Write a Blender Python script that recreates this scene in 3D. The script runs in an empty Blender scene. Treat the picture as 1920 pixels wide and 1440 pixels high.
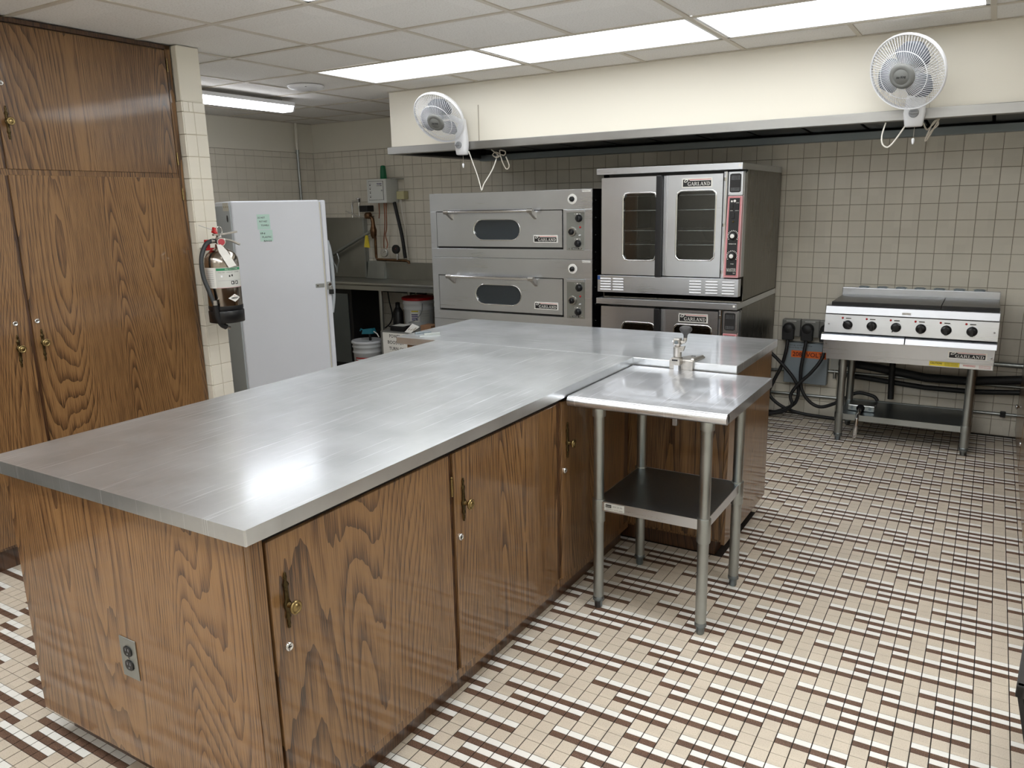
import bpy, math, random
from mathutils import Vector, Matrix
PI = math.pi
random.seed(7)
scn = bpy.context.scene
col = scn.collection

# ------------------------------------------------------------------ camera, world, exposure
CAMH = 1.6
cam_d = bpy.data.cameras.new('camera'); cam = bpy.data.objects.new('camera', cam_d); col.objects.link(cam)
cam_d.sensor_width = 36.0; cam_d.lens = 1461.52 / 1920 * 36.0; cam_d.clip_start = 0.05
Rr = Vector((0.85500571, 0.51816738, -0.02162865))      # right
Rd = Vector((0.09803089, -0.20242775, -0.97437824))     # down
Rf = Vector((-0.50926926, 0.83097868, -0.22387329))     # forward
M = Matrix(((Rr.x, -Rd.x, -Rf.x, 0), (Rr.y, -Rd.y, -Rf.y, 0), (Rr.z, -Rd.z, -Rf.z, CAMH), (0, 0, 0, 1)))
cam.matrix_world = M
scn.camera = cam
w = bpy.data.worlds.new('world'); scn.world = w; w.use_nodes = True
w.node_tree.nodes['Background'].inputs[0].default_value = (0.9, 0.95, 1, 1)
w.node_tree.nodes['Background'].inputs[1].default_value = 0.3
scn.view_settings.view_transform = 'Standard'
scn.view_settings.look = 'None'
scn.view_settings.gamma = 1.0
scn.view_settings.use_curve_mapping = False
scn.view_settings.exposure = 0.08
PANEL_E = 8.5      # strength of the ceiling panels
SOFFIT_E = 4.8     # strength of the row by the soffit
STRIP_E = 11.0      # strength of the wrap light over the dish corner

def project(x, y, z):
    d = Vector((x, y, z - CAMH)); q = (d.dot(Rr), d.dot(Rd), d.dot(Rf))
    if q[2] < 0.05: return (-9999, -9999, q[2])
    return (960 + 1461.52 * q[0] / q[2], 720 + 1461.52 * q[1] / q[2], q[2])

def S(r, g, b):
    f = lambda c: (c / 255 / 12.92) if c / 255 <= 0.04045 else ((c / 255 + 0.055) / 1.055) ** 2.4
    return (f(r), f(g), f(b), 1)

# ------------------------------------------------------------------ materials
def newmat(name):
    m = bpy.data.materials.new(name); m.use_nodes = True
    nt = m.node_tree; b = nt.nodes['Principled BSDF']
    return m, nt, b

def plain(name, c, rough=0.5, metal=0.0, coat=0.0, emit=0.0, noise=0.0, nscale=20, bump=0.0, bscale=60, spec=None):
    m, nt, b = newmat(name)
    b.inputs['Base Color'].default_value = c
    b.inputs['Roughness'].default_value = rough
    b.inputs['Metallic'].default_value = metal
    b.inputs['Coat Weight'].default_value = coat
    if spec is not None: b.inputs['Specular IOR Level'].default_value = spec
    if emit:
        b.inputs['Emission Color'].default_value = c
        b.inputs['Emission Strength'].default_value = emit
    N, L = nt.nodes, nt.links
    if noise or bump:
        tc = N.new('ShaderNodeTexCoord')
    if noise:
        t = N.new('ShaderNodeTexNoise'); t.inputs['Scale'].default_value = nscale; t.inputs['Detail'].default_value = 3
        L.new(tc.outputs['Object'], t.inputs['Vector'])
        mr = N.new('ShaderNodeMapRange'); mr.inputs[3].default_value = 1 - noise; mr.inputs[4].default_value = 1 + noise
        mr.inputs[1].default_value = 0.3; mr.inputs[2].default_value = 0.7
        L.new(t.outputs[0], mr.inputs[0])
        mx = N.new('ShaderNodeVectorMath'); mx.operation = 'SCALE'; mx.inputs[0].default_value = c[:3]
        L.new(mr.outputs[0], mx.inputs['Scale']); L.new(mx.outputs[0], b.inputs['Base Color'])
    if bump:
        t = N.new('ShaderNodeTexNoise'); t.inputs['Scale'].default_value = bscale; t.inputs['Detail'].default_value = 2
        L.new(tc.outputs['Object'], t.inputs['Vector'])
        bp = N.new('ShaderNodeBump'); bp.inputs['Strength'].default_value = bump; bp.inputs['Distance'].default_value = 0.002
        L.new(t.outputs[0], bp.inputs['Height']); L.new(bp.outputs[0], b.inputs['Normal'])
    return m

def steel(name, c, r0, r1, stretch, bump=0.05, metal=1.0, blot=0.06):
    """brushed stainless: stretched noise drives roughness and fine relief"""
    m, nt, b = newmat(name); N, L = nt.nodes, nt.links
    b.inputs['Metallic'].default_value = metal
    tc = N.new('ShaderNodeTexCoord'); mp = N.new('ShaderNodeMapping'); mp.inputs['Scale'].default_value = stretch
    L.new(tc.outputs['Object'], mp.inputs['Vector'])
    t = N.new('ShaderNodeTexNoise'); t.inputs['Scale'].default_value = 1; t.inputs['Detail'].default_value = 4
    L.new(mp.outputs[0], t.inputs['Vector'])
    t2 = N.new('ShaderNodeTexNoise'); t2.inputs['Scale'].default_value = 2.5; t2.inputs['Detail'].default_value = 4
    L.new(tc.outputs['Object'], t2.inputs['Vector'])
    ad = N.new('ShaderNodeMath'); ad.operation = 'ADD'; L.new(t.outputs[0], ad.inputs[0]); L.new(t2.outputs[0], ad.inputs[1])
    mr = N.new('ShaderNodeMapRange'); mr.inputs[1].default_value = 0.7; mr.inputs[2].default_value = 1.3
    mr.inputs[3].default_value = r0; mr.inputs[4].default_value = r1
    L.new(ad.outputs[0], mr.inputs[0]); L.new(mr.outputs[0], b.inputs['Roughness'])
    mc = N.new('ShaderNodeMapRange'); mc.inputs[1].default_value = 0.35; mc.inputs[2].default_value = 0.65
    mc.inputs[3].default_value = 1 - blot; mc.inputs[4].default_value = 1 + blot
    L.new(t2.outputs[0], mc.inputs[0])
    sc = N.new('ShaderNodeVectorMath'); sc.operation = 'SCALE'; sc.inputs[0].default_value = c[:3]
    L.new(mc.outputs[0], sc.inputs['Scale']); L.new(sc.outputs[0], b.inputs['Base Color'])
    bp = N.new('ShaderNodeBump'); bp.inputs['Strength'].default_value = bump; bp.inputs['Distance'].default_value = 0.0005
    L.new(t.outputs[0], bp.inputs['Height']); L.new(bp.outputs[0], b.inputs['Normal'])
    return m

def steel_worn(name, c, r_soft, r_sharp, mix, stretch):
    """scratched worktop steel: a broad lobe from fine scratches over a clearer mirror lobe"""
    m = steel(name, c, r_soft - .04, r_soft + .05, stretch, 0.03, blot=0.03)
    nt = m.node_tree; N, L = nt.nodes, nt.links; b = N['Principled BSDF']
    gl = N.new('ShaderNodeBsdfAnisotropic'); gl.inputs['Color'].default_value = c; gl.inputs['Roughness'].default_value = r_sharp
    tc = N.new('ShaderNodeTexCoord'); t = N.new('ShaderNodeTexNoise'); t.inputs['Scale'].default_value = 3; t.inputs['Detail'].default_value = 5
    L.new(tc.outputs['Object'], t.inputs['Vector'])
    mr = N.new('ShaderNodeMapRange'); mr.inputs[1].default_value = .3; mr.inputs[2].default_value = .7; mr.inputs[3].default_value = mix - .12; mr.inputs[4].default_value = mix + .12
    L.new(t.outputs[0], mr.inputs[0])
    # thin stray scratches that catch the light
    mp = N.new('ShaderNodeMapping'); mp.inputs['Rotation'].default_value = (0, 0, .25); mp.inputs['Scale'].default_value = (120, 2.6, 1)
    if stretch[0] < stretch[1]: mp.inputs['Scale'].default_value = (2.6, 120, 1)
    L.new(tc.outputs['Object'], mp.inputs['Vector'])
    t2 = N.new('ShaderNodeTexNoise'); t2.inputs['Scale'].default_value = 1; t2.inputs['Detail'].default_value = 3; L.new(mp.outputs[0], t2.inputs['Vector'])
    m2 = N.new('ShaderNodeMapRange'); m2.inputs[1].default_value = .60; m2.inputs[2].default_value = .72; m2.inputs[4].default_value = .3; L.new(t2.outputs[0], m2.inputs[0])
    sb = N.new('ShaderNodeMath'); sb.operation = 'SUBTRACT'; sb.use_clamp = True; L.new(mr.outputs[0], sb.inputs[0]); L.new(m2.outputs[0], sb.inputs[1])
    mx = N.new('ShaderNodeMixShader'); L.new(sb.outputs[0], mx.inputs[0]); L.new(b.outputs[0], mx.inputs[1]); L.new(gl.outputs[0], mx.inputs[2])
    L.new(mx.outputs[0], N['Material Output'].inputs[0])
    return m

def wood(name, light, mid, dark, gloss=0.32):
    m, nt, b = newmat(name); N, L = nt.nodes, nt.links
    tc = N.new('ShaderNodeTexCoord'); oi = N.new('ShaderNodeObjectInfo')
    sx = N.new('ShaderNodeSeparateXYZ'); L.new(tc.outputs['Object'], sx.inputs[0])
    def math_(op, a, bb=None, c=None):
        n = N.new('ShaderNodeMath'); n.operation = op
        for i, v in enumerate((a, bb, c)):
            if v is None: continue
            if isinstance(v, (int, float)): n.inputs[i].default_value = v
            else: L.new(v, n.inputs[i])
        return n.outputs[0]
    u = math_('ADD', sx.outputs[0], sx.outputs[1]); v = sx.outputs[2]
    rnd = math_('MULTIPLY', oi.outputs['Random'], 37.0)
    def noise(us, vs, off, det=2, rough=0.5):
        cb = N.new('ShaderNodeCombineXYZ')
        L.new(math_('MULTIPLY', u, us), cb.inputs[0]); L.new(math_('MULTIPLY', v, vs), cb.inputs[1])
        L.new(math_('ADD', rnd, off), cb.inputs[2])
        t = N.new('ShaderNodeTexNoise'); t.inputs['Scale'].default_value = 1
        t.inputs['Detail'].default_value = det; t.inputs['Roughness'].default_value = rough
        L.new(cb.outputs[0], t.inputs['Vector']); return t.outputs[0]
    field = noise(2.3, 0.24, 0.0, 1.0, 0.4)
    warp = noise(18, 0.8, 5.0, 2)
    ph = math_('MULTIPLY', field, 96.0)
    ph = math_('ADD', ph, math_('MULTIPLY', warp, 1.6))
    ph = math_('ADD', ph, math_('MULTIPLY', u, 46.0))
    ring = math_('FRACT', ph)                      # sawtooth growth rings
    tri = math_('POWER', ring, 2.2)
    fine = noise(420, 6, 9.0, 2)
    pm = nt.nodes.new('ShaderNodeMapRange'); pm.inputs[1].default_value = .54; pm.inputs[2].default_value = .70; L.new(noise(520, 9, 21.0, 1), pm.inputs[0])
    pore = math_('MULTIPLY', pm.outputs[0], math_('ADD', math_('MULTIPLY', tri, 0.5), 0.16))
    mid_n = noise(60, 1.2, 14.0, 2)
    s = math_('ADD', math_('MULTIPLY', tri, 0.52), pore)
    s = math_('ADD', s, math_('MULTIPLY', math_('SUBTRACT', fine, 0.5), 1.5))
    s = math_('ADD', s, math_('MULTIPLY', math_('SUBTRACT', mid_n, 0.5), 0.5))
    s = math_('ADD', s, math_('MULTIPLY', math_('SUBTRACT', field, 0.5), 0.5))
    cr = N.new('ShaderNodeValToRGB'); L.new(s, cr.inputs[0])
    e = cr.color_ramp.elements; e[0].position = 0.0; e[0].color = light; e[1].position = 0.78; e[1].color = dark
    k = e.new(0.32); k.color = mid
    L.new(cr.outputs[0], b.inputs['Base Color'])
    b.inputs['Roughness'].default_value = gloss
    b.inputs['Coat Weight'].default_value = 0.6; b.inputs['Coat Roughness'].default_value = 0.08
    bp = N.new('ShaderNodeBump'); bp.inputs['Strength'].default_value = 0.12; bp.inputs['Distance'].default_value = 0.001
    L.new(fine, bp.inputs['Height']); L.new(bp.outputs[0], b.inputs['Normal'])
    return m

def tile_mat(name, c, var, rough, cell, speck=0.0, speck_c=None, sscale=400):
    """glazed tile: value shifts a little from tile to tile"""
    m, nt, b = newmat(name); N, L = nt.nodes, nt.links
    g = N.new('ShaderNodeNewGeometry'); sn = N.new('ShaderNodeVectorMath'); sn.operation = 'SCALE'
    sn.inputs['Scale'].default_value = 1 / cell
    of = N.new('ShaderNodeVectorMath'); of.operation = 'ADD'; of.inputs[1].default_value = (0.37, 0.41, 0.43)
    L.new(g.outputs['Position'], sn.inputs[0]); L.new(sn.outputs[0], of.inputs[0])
    fl = N.new('ShaderNodeVectorMath'); fl.operation = 'FLOOR'; L.new(of.outputs[0], fl.inputs[0])
    wn = N.new('ShaderNodeTexWhiteNoise'); L.new(fl.outputs[0], wn.inputs['Vector'])
    mr = N.new('ShaderNodeMapRange'); mr.inputs[3].default_value = 1 - var; mr.inputs[4].default_value = 1 + var
    L.new(wn.outputs['Value'], mr.inputs[0])
    base = None
    if speck:
        t = N.new('ShaderNodeTexNoise'); t.inputs['Scale'].default_value = sscale; t.inputs['Detail'].default_value = 1
        L.new(g.outputs['Position'], t.inputs['Vector'])
        r = N.new('ShaderNodeMapRange'); r.inputs[1].default_value = 0.52; r.inputs[2].default_value = 0.68
        r.inputs[4].default_value = speck; L.new(t.outputs[0], r.inputs[0])
        mx = N.new('ShaderNodeMix'); mx.data_type = 'RGBA'; mx.inputs[6].default_value = c; mx.inputs[7].default_value = speck_c
        L.new(r.outputs[0], mx.inputs[0]); base = mx.outputs[2]
    sc = N.new('ShaderNodeVectorMath'); sc.operation = 'SCALE'; sc.inputs[0].default_value = c[:3]
    if base: L.new(base, sc.inputs[0])
    L.new(mr.outputs[0], sc.inputs['Scale']); L.new(sc.outputs[0], b.inputs['Base Color'])
    b.inputs['Roughness'].default_value = rough
    return m

def glass(name, tint=(0.8, 0.85, 0.85, 1), refl=0.12):
    m, nt, b = newmat(name); N, L = nt.nodes, nt.links
    tr = N.new('ShaderNodeBsdfTransparent'); tr.inputs[0].default_value = tint
    gl = N.new('ShaderNodeBsdfGlossy'); gl.inputs['Roughness'].default_value = 0.05
    mx = N.new('ShaderNodeMixShader'); lw = N.new('ShaderNodeLayerWeight'); lw.inputs[0].default_value = 0.2
    ad = N.new('ShaderNodeMath'); ad.operation = 'ADD'; ad.inputs[1].default_value = refl
    L.new(lw.outputs['Fresnel'], ad.inputs[0]); L.new(ad.outputs[0], mx.inputs[0])
    L.new(tr.outputs[0], mx.inputs[1]); L.new(gl.outputs[0], mx.inputs[2])
    L.new(mx.outputs[0], N['Material Output'].inputs[0])
    return m

MT = {}
MT['wood'] = wood('oak_stained', S(134, 100, 63), S(101, 71, 43), S(45, 30, 19))
MT['wood_lit'] = wood('oak_end_panel_lit', S(150, 112, 71), S(122, 86, 52), S(64, 42, 25))  # same oak made paler: light on the end panel put into the colour
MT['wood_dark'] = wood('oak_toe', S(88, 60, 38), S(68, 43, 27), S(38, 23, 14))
MT['gap'] = plain('dark_gap', S(24, 15, 10), 0.8)
MT['counter'] = steel_worn('worktop_steel', S(220, 223, 225), 0.42, 0.17, 0.36, (190, 5, 60))
MT['counter2'] = steel_worn('worktop_steel_cross', S(224, 227, 230), 0.42, 0.10, 0.45, (5, 170, 60))
MT['table_steel'] = steel_worn('table_steel', S(236, 238, 243), 0.36, 0.07, 0.45, (60, 6, 60))
MT['steel'] = steel('brushed_steel', S(212, 215, 220), 0.27, 0.31, (2, 300, 300), 0.004, blot=.04)
MT['steel_mid'] = steel('tray_steel', S(176, 177, 180), 0.28, 0.34, (2, 300, 300), 0.004)
MT['steel_v'] = steel('brushed_steel_vertical', S(196, 198, 202), 0.25, 0.42, (200, 200, 3), 0.05)
MT['hood_steel'] = steel('hood_band_steel', S(164, 163, 160), 0.3, 0.45, (3, 200, 120), 0.03)
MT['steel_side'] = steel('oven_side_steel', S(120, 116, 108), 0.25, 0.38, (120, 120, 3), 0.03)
MT['steel_dark'] = steel('undershelf_steel', S(132, 140, 144), 0.3, 0.4, (90, 90, 90), 0.004, blot=0.06)
MT['galv'] = steel('galvanised_steel', S(168, 172, 170), 0.28, 0.48, (60, 60, 8), 0.08, blot=0.15)
MT['sink_steel'] = steel('dish_area_steel', S(168, 168, 162), 0.28, 0.45, (60, 60, 4), 0.05, blot=0.1)
MT['chrome'] = plain('chrome', S(220, 220, 220), 0.1, 1)
MT['nickel'] = plain('cast_nickel', S(180, 176, 170), 0.32, 1, noise=0.15, nscale=40)
MT['brass'] = plain('antique_brass', S(150, 130, 88), 0.28, 1, noise=0.2, nscale=200)
MT['brass_dark'] = plain('dark_brass', S(78, 66, 44), 0.38, 1, noise=0.3, nscale=200)
MT['black'] = plain('black_plastic', S(22, 22, 24), 0.35)
MT['blackm'] = plain('black_enamel', S(16, 15, 15), 0.45)
MT['cavity'] = plain('oven_cavity', S(58, 54, 48), 0.5, 0.3, noise=0.2, nscale=8)
MT['white'] = plain('white_plastic', S(232, 233, 236), 0.35)
MT['fridge'] = plain('white_enamel', S(222, 225, 232), 0.32, coat=0.2, noise=0.012, nscale=3)
MT['fridge_back'] = plain('grey_painted_back', S(176, 182, 186), 0.5)
MT['gasket'] = plain('ivory_gasket', S(208, 204, 190), 0.6)
MT['grey'] = plain('grey_plastic', S(150, 152, 156), 0.4)
MT['grey_hub'] = plain('fan_hub_grey', S(112, 113, 110), 0.45)
MT['blade'] = plain('fan_blade_grey', S(116, 121, 130), 0.4)
MT['paint'] = plain('cream_paint', S(226, 221, 207), 0.6, bump=0.05, bscale=40)
MT['paint_soffit'] = plain('soffit_paint', S(232, 227, 214), 0.5, noise=0.01, nscale=1.5, bump=0.03, bscale=25)
MT['grout_w'] = plain('wall_grout', S(138, 127, 110), 0.85)
MT['grout_p'] = plain('pillar_grout', S(196, 184, 164), 0.85)
MT['grout_f'] = plain('floor_grout', S(36, 28, 24), 0.85, noise=0.2, nscale=60)
MT['wtile'] = tile_mat('wall_tile_glaze', S(220, 214, 200), 0.025, 0.22, 0.1105)
MT['f_beige'] = tile_mat('beige_floor_tile', S(203, 191, 174), 0.05, 0.42, 0.0508, 0.6, S(178, 163, 143), 300)
MT['f_white'] = tile_mat('white_floor_tile', S(232, 230, 224), 0.025, 0.4, 0.0508, 0.25, S(215, 210, 200), 300)
MT['f_brown'] = tile_mat('brown_floor_tile', S(90, 66, 52), 0.12, 0.45, 0.0508, 0.75, S(150, 122, 104), 420)
MT['ceil'] = tile_mat('ceiling_board', S(226, 223, 218), 0.02, 0.9, 0.61, 0.4, S(190, 184, 176), 130)
MT['tbar'] = plain('t_bar_enamel', S(196, 188, 174), 0.5)
MT['tbar_w'] = plain('fixture_white', S(225, 225, 225), 0.5)
MT['glow'] = plain('light_diffuser', (0.95, 0.98, 1.0, 1), 0.5, emit=PANEL_E)
MT['glow_soffit'] = plain('light_diffuser_soffit_row', (0.96, 0.985, 1.0, 1), 0.5, emit=SOFFIT_E)
MT['glow2'] = plain('wrap_diffuser', (0.93, 0.95, 1.0, 1), 0.5, emit=STRIP_E)
MT['griddle'] = plain('griddle_plate', S(86, 82, 78), 0.4, 0.35, noise=0.22, nscale=7)
MT['red'] = plain('red_plastic', S(178, 24, 28), 0.4)
MT['redline'] = plain('badge_red', S(190, 60, 66), 0.4)
MT['pink'] = plain('panel_border_rose', S(196, 150, 152), 0.4)
MT['label'] = plain('label_white', S(226, 224, 218), 0.5)
MT['label_grey'] = plain('label_silver', S(196, 196, 190), 0.4)
MT['ink'] = plain('ink_black', S(26, 24, 24), 0.6)
MT['ink_red'] = plain('ink_red', S(176, 40, 34), 0.6)
MT['ink_maroon'] = plain('ink_maroon', S(86, 20, 14), 0.6)
MT['ink_green'] = plain('ink_green', S(30, 130, 84), 0.6)
MT['ink_purple'] = plain('ink_purple', S(66, 52, 110), 0.6)
MT['yellow'] = plain('label_yellow', S(222, 200, 60), 0.5)
MT['orange'] = plain('label_orange', S(226, 106, 40), 0.5)
MT['blue'] = plain('label_blue', S(44, 76, 130), 0.5)
MT['green'] = plain('green_plastic', S(14, 104, 68), 0.4)
MT['teal'] = plain('teal_plastic', S(40, 122, 140), 0.4)
MT['mint'] = plain('mint_note', S(196, 226, 216), 0.6)
MT['box_grey'] = plain('grey_enclosure', S(134, 144, 150), 0.45)
MT['socket_grey'] = plain('socket_box_grey', S(126, 126, 122), 0.45, 0.4)
MT['ctrl'] = plain('control_box_paint', S(214, 216, 212), 0.4)
MT['beige'] = plain('beige_plastic', S(196, 190, 146), 0.5)
MT['pail'] = plain('pail_plastic', S(214, 216, 216), 0.4)
MT['card'] = plain('kraft_card', S(140, 104, 76), 0.8)
MT['copper'] = plain('copper_tube', S(150, 96, 72), 0.35, 1)
MT['bronze'] = plain('aged_bronze', S(110, 84, 62), 0.4, 1, noise=0.25, nscale=40)
MT['rubber'] = plain('black_rubber', S(24, 24, 25), 0.55)
MT['hose'] = plain('extinguisher_hose', S(44, 48, 50), 0.5)
MT['cord'] = plain('white_cord', S(224, 220, 210), 0.45)
MT['cordg'] = plain('greyish_cord', S(176, 168, 154), 0.5)
MT['glass'] = glass('oven_glass', (0.75, 0.78, 0.78, 1), 0.06)
MT['glass_dark'] = plain('dark_oven_glass', S(40, 48, 54), 0.08, 0.0, coat=0.5)
MT['gauge'] = plain('gauge_face', S(228, 226, 222), 0.3)
MT['gauge_red'] = plain('gauge_face_red', S(176, 62, 72), 0.25)
MT['tarp'] = plain('black_crate', S(52, 50, 50), 0.5)
MT['ext_steel'] = steel('extinguisher_steel', S(168, 160, 150), 0.12, 0.22, (200, 200, 3), 0.02, blot=0.05)

# ------------------------------------------------------------------ mesh builder
class MB:
    def __init__(self, T=None):
        self.v = []; self.f = []; self.m = []; self.s = []; self.mats = []; self.T = T
    def mi(self, m):
        m = MT[m] if isinstance(m, str) else m
        if m not in self.mats: self.mats.append(m)
        return self.mats.index(m)
    def add(self, vs, fs, mat, smooth=False):
        b = len(self.v); k = self.mi(mat)
        for p in vs:
            p = Vector(p)
            if self.T is not None: p = self.T @ p
            self.v.append(tuple(p))
        for f in fs:
            self.f.append(tuple(i + b for i in f)); self.m.append(k); self.s.append(smooth)
    def box(self, x0, x1, y0, y1, z0, z1, mat):
        if x0 > x1: x0, x1 = x1, x0
        if y0 > y1: y0, y1 = y1, y0
        if z0 > z1: z0, z1 = z1, z0
        vs = [(x, y, z) for z in (z0, z1) for y in (y0, y1) for x in (x0, x1)]
        self.add(vs, [(0, 2, 3, 1), (4, 5, 7, 6), (0, 1, 5, 4), (2, 6, 7, 3), (0, 4, 6, 2), (1, 3, 7, 5)], mat)
        return self
    def hexa(self, vs, mat):   # 8 verts, bottom ring (0-3) then top ring (4-7)
        self.add(vs, [(3, 2, 1, 0), (4, 5, 6, 7), (0, 1, 5, 4), (1, 2, 6, 5), (2, 3, 7, 6), (3, 0, 4, 7)], mat)
        return self
    def prism(self, pts, ext, mat, smooth=False):   # planar polygon (3-D points) extruded by vector
        n = len(pts); e = Vector(ext)
        vs = [Vector(p) for p in pts] + [Vector(p) + e for p in pts]
        self.add(vs, [tuple(range(n - 1, -1, -1)), tuple(range(n, 2 * n))], mat)
        self.add(vs, [(i, (i + 1) % n, n + (i + 1) % n, n + i) for i in range(n)], mat, smooth)
        return self
    def rings(self, rings, mat, smooth=True, cap0=True, cap1=True, closed=True):
        n = len(rings[0]); vs = [p for r in rings for p in r]; fs = []
        for i in range(len(rings) - 1):
            for j in range(n if closed else n - 1):
                k = (j + 1) % n
                fs.append((i * n + j, i * n + k, (i + 1) * n + k, (i + 1) * n + j))
        self.add(vs, fs, mat, smooth)
        if cap0: self.add(rings[0], [tuple(range(n - 1, -1, -1))], mat)
        if cap1: self.add(rings[-1], [tuple(range(n))], mat)
        return self
    def lathe(self, prof, origin, axis, mat, n=20, sx=1.0, sy=1.0, smooth=True):
        a = Vector(axis).normalized(); o = Vector(origin)
        t = Vector((1, 0, 0)) if abs(a.x) < 0.9 else Vector((0, 1, 0))
        u = (t - a * t.dot(a)).normalized(); v = a.cross(u)
        R = []
        for r, h in prof:
            r = max(r, 1e-5)
            R.append([o + a * h + u * (r * sx * math.cos(2 * PI * i / n)) + v * (r * sy * math.sin(2 * PI * i / n)) for i in range(n)])
        return self.rings(R, mat, smooth)
    def cyl(self, p0, p1, r, mat, n=16, r1=None, smooth=True):
        p0 = Vector(p0); p1 = Vector(p1); d = p1 - p0
        return self.lathe([(r, 0), (r if r1 is None else r1, d.length)], p0, d, mat, n, smooth=smooth)
    def tube(self, pts, r, mat, n=8, smooth_path=0, flat=1.0):
        P = [Vector(p) for p in pts]
        if smooth_path and len(P) > 2:
            Q = []
            E_ = [P[0] * 2 - P[1]] + P + [P[-1] * 2 - P[-2]]
            for i in range(1, len(E_) - 2):
                a, b, c, d = E_[i - 1:i + 3]
                for k in range(smooth_path):
                    t = k / smooth_path
                    Q.append(0.5 * ((2 * b) + (c - a) * t + (2 * a - 5 * b + 4 * c - d) * t * t + (3 * b - a - 3 * c + d) * t ** 3))
            Q.append(P[-1]); P = Q
        R = []; prev = None
        for i, p in enumerate(P):
            d = (P[min(i + 1, len(P) - 1)] - P[max(i - 1, 0)])
            d = d.normalized() if d.length > 1e-9 else Vector((0, 0, 1))
            if prev is None:
                t = Vector((0, 0, 1)) if abs(d.z) < 0.9 else Vector((1, 0, 0))
                u = (t - d * t.dot(d)).normalized()
            else:
                u = (prev - d * prev.dot(d)); u = u.normalized() if u.length > 1e-6 else prev
            prev = u; v = d.cross(u)
            R.append([p + u * (r * math.cos(2 * PI * j / n)) + v * (r * flat * math.sin(2 * PI * j / n)) for j in range(n)])
        return self.rings(R, mat)
    def holed(self, x0, x1, z0, z1, hole, y0, y1, mat, rim=None, n=48):
        """plate facing -y (front y0, back y1) with a hole; hole = function(angle)->(x,z)"""
        cx = sum(hole(2 * PI * i / 16)[0] for i in range(16)) / 16; cz = sum(hole(2 * PI * i / 16)[1] for i in range(16)) / 16
        angs = [2 * PI * i / n for i in range(n)]
        for X in (x0, x1):
            for Z in (z0, z1): angs.append(math.atan2(Z - cz, X - cx) % (2 * PI))
        angs = sorted(set(round(a, 6) for a in angs)); inn = []; out = []
        for a in angs:
            inn.append(hole(a)); dx, dz = math.cos(a), math.sin(a)
            t = 1e9
            if dx > 1e-9: t = min(t, (x1 - cx) / dx)
            if dx < -1e-9: t = min(t, (x0 - cx) / dx)
            if dz > 1e-9: t = min(t, (z1 - cz) / dz)
            if dz < -1e-9: t = min(t, (z0 - cz) / dz)
            out.append((cx + dx * t, cz + dz * t))
        k = len(angs)
        vs = [(x, y0, z) for x, z in out] + [(x, y0, z) for x, z in inn] + [(x, y1, z) for x, z in out] + [(x, y1, z) for x, z in inn]
        F1 = []; F2 = []
        for i in range(k):
            j = (i + 1) % k
            F1 += [(i, j, k + j, k + i), (2 * k + j, 2 * k + i, 3 * k + i, 3 * k + j), (j, i, 2 * k + i, 2 * k + j)]
            F2 += [(k + i, k + j, 3 * k + j, 3 * k + i)]
        self.add(vs, F1, mat); self.add(vs, F2, rim or mat, True)
        return self
    def glyphs(self, loops, mat): pass
    def build(self, name, parent=None, bevel=0, seg=2, loc=None):
        me = bpy.data.meshes.new(name)
        off = Vector((0, 0, 0))
        if loc is not None: off = Vector(loc)
        elif parent is not None:
            q = parent
            while q is not None: off = off + Vector(q.location); q = q.parent
        me.from_pydata([tuple(Vector(p) - off) for p in self.v], [], self.f)
        for m in self.mats: me.materials.append(m)
        me.polygons.foreach_set('material_index', self.m)
        me.polygons.foreach_set('use_smooth', self.s)
        me.validate(); me.update()
        o = bpy.data.objects.new(name, me); col.objects.link(o)
        if parent is not None: o.parent = parent
        if loc is not None: o.location = off
        if bevel:
            md = o.modifiers.new('bevel', 'BEVEL'); md.width = bevel; md.segments = seg; md.limit_method = 'ANGLE'
            md.angle_limit = math.radians(40); md.harden_normals = False
        return o

def thing(name, label, cat, loc=(0, 0, 0), group=None, kind=None):
    o = bpy.data.objects.new(name, None); col.objects.link(o); o.location = loc; o.empty_display_size = 0.05
    tag(o, label, cat, group, kind); return o
def tag(o, label=None, cat=None, group=None, kind=None):
    if label: o['label'] = label
    if cat: o['category'] = cat
    if group: o['group'] = group
    if kind: o['kind'] = kind
    return o
def struct(o): o['kind'] = 'structure'; return o
def copy_tree(o, parent=None):
    c = o.copy(); col.objects.link(c); c.parent = parent
    for ch in list(o.children): copy_tree(ch, c)
    return c

# --- lettering: block text from the built-in face, serif caps from hand-drawn strokes
_txt = {}
def text_mesh(s, bold=0.0):
    key = (s, bold)
    if key not in _txt:
        cu = bpy.data.curves.new('t', 'FONT'); cu.body = s; cu.size = 1; cu.offset = bold; cu.resolution_u = 2
        ob = bpy.data.objects.new('t', cu); col.objects.link(ob)
        dg = bpy.context.evaluated_depsgraph_get()
        me = bpy.data.meshes.new_from_object(ob.evaluated_get(dg))
        vs = [tuple(v.co) for v in me.vertices]; fs = [tuple(p.vertices) for p in me.polygons]
        bpy.data.objects.remove(ob); bpy.data.curves.remove(cu); bpy.data.meshes.remove(me)
        _txt[key] = (vs, fs)
    return _txt[key]
def text_on(mb, s, x, z, h, y, mat, w=None, bold=0.0, center=False, rot=0):
    """flat lettering on a plane facing -y; lower-left at (x,z), cap height h"""
    vs, fs = text_mesh(s, bold)
    if not vs: return
    x0 = min(v[0] for v in vs); x1 = max(v[0] for v in vs); k = h / 0.7
    kx = k if w is None else w / (x1 - x0)
    ox = -(x1 - x0) * kx / 2 if center else 0
    c, sn = math.cos(rot), math.sin(rot)
    out = []
    for v in vs:
        a = (v[0] - x0) * kx + ox; b = v[1] * k
        out.append((x + a * c - b * sn, y, z + a * sn + b * c))
    mb.add(out, fs, mat)
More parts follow.
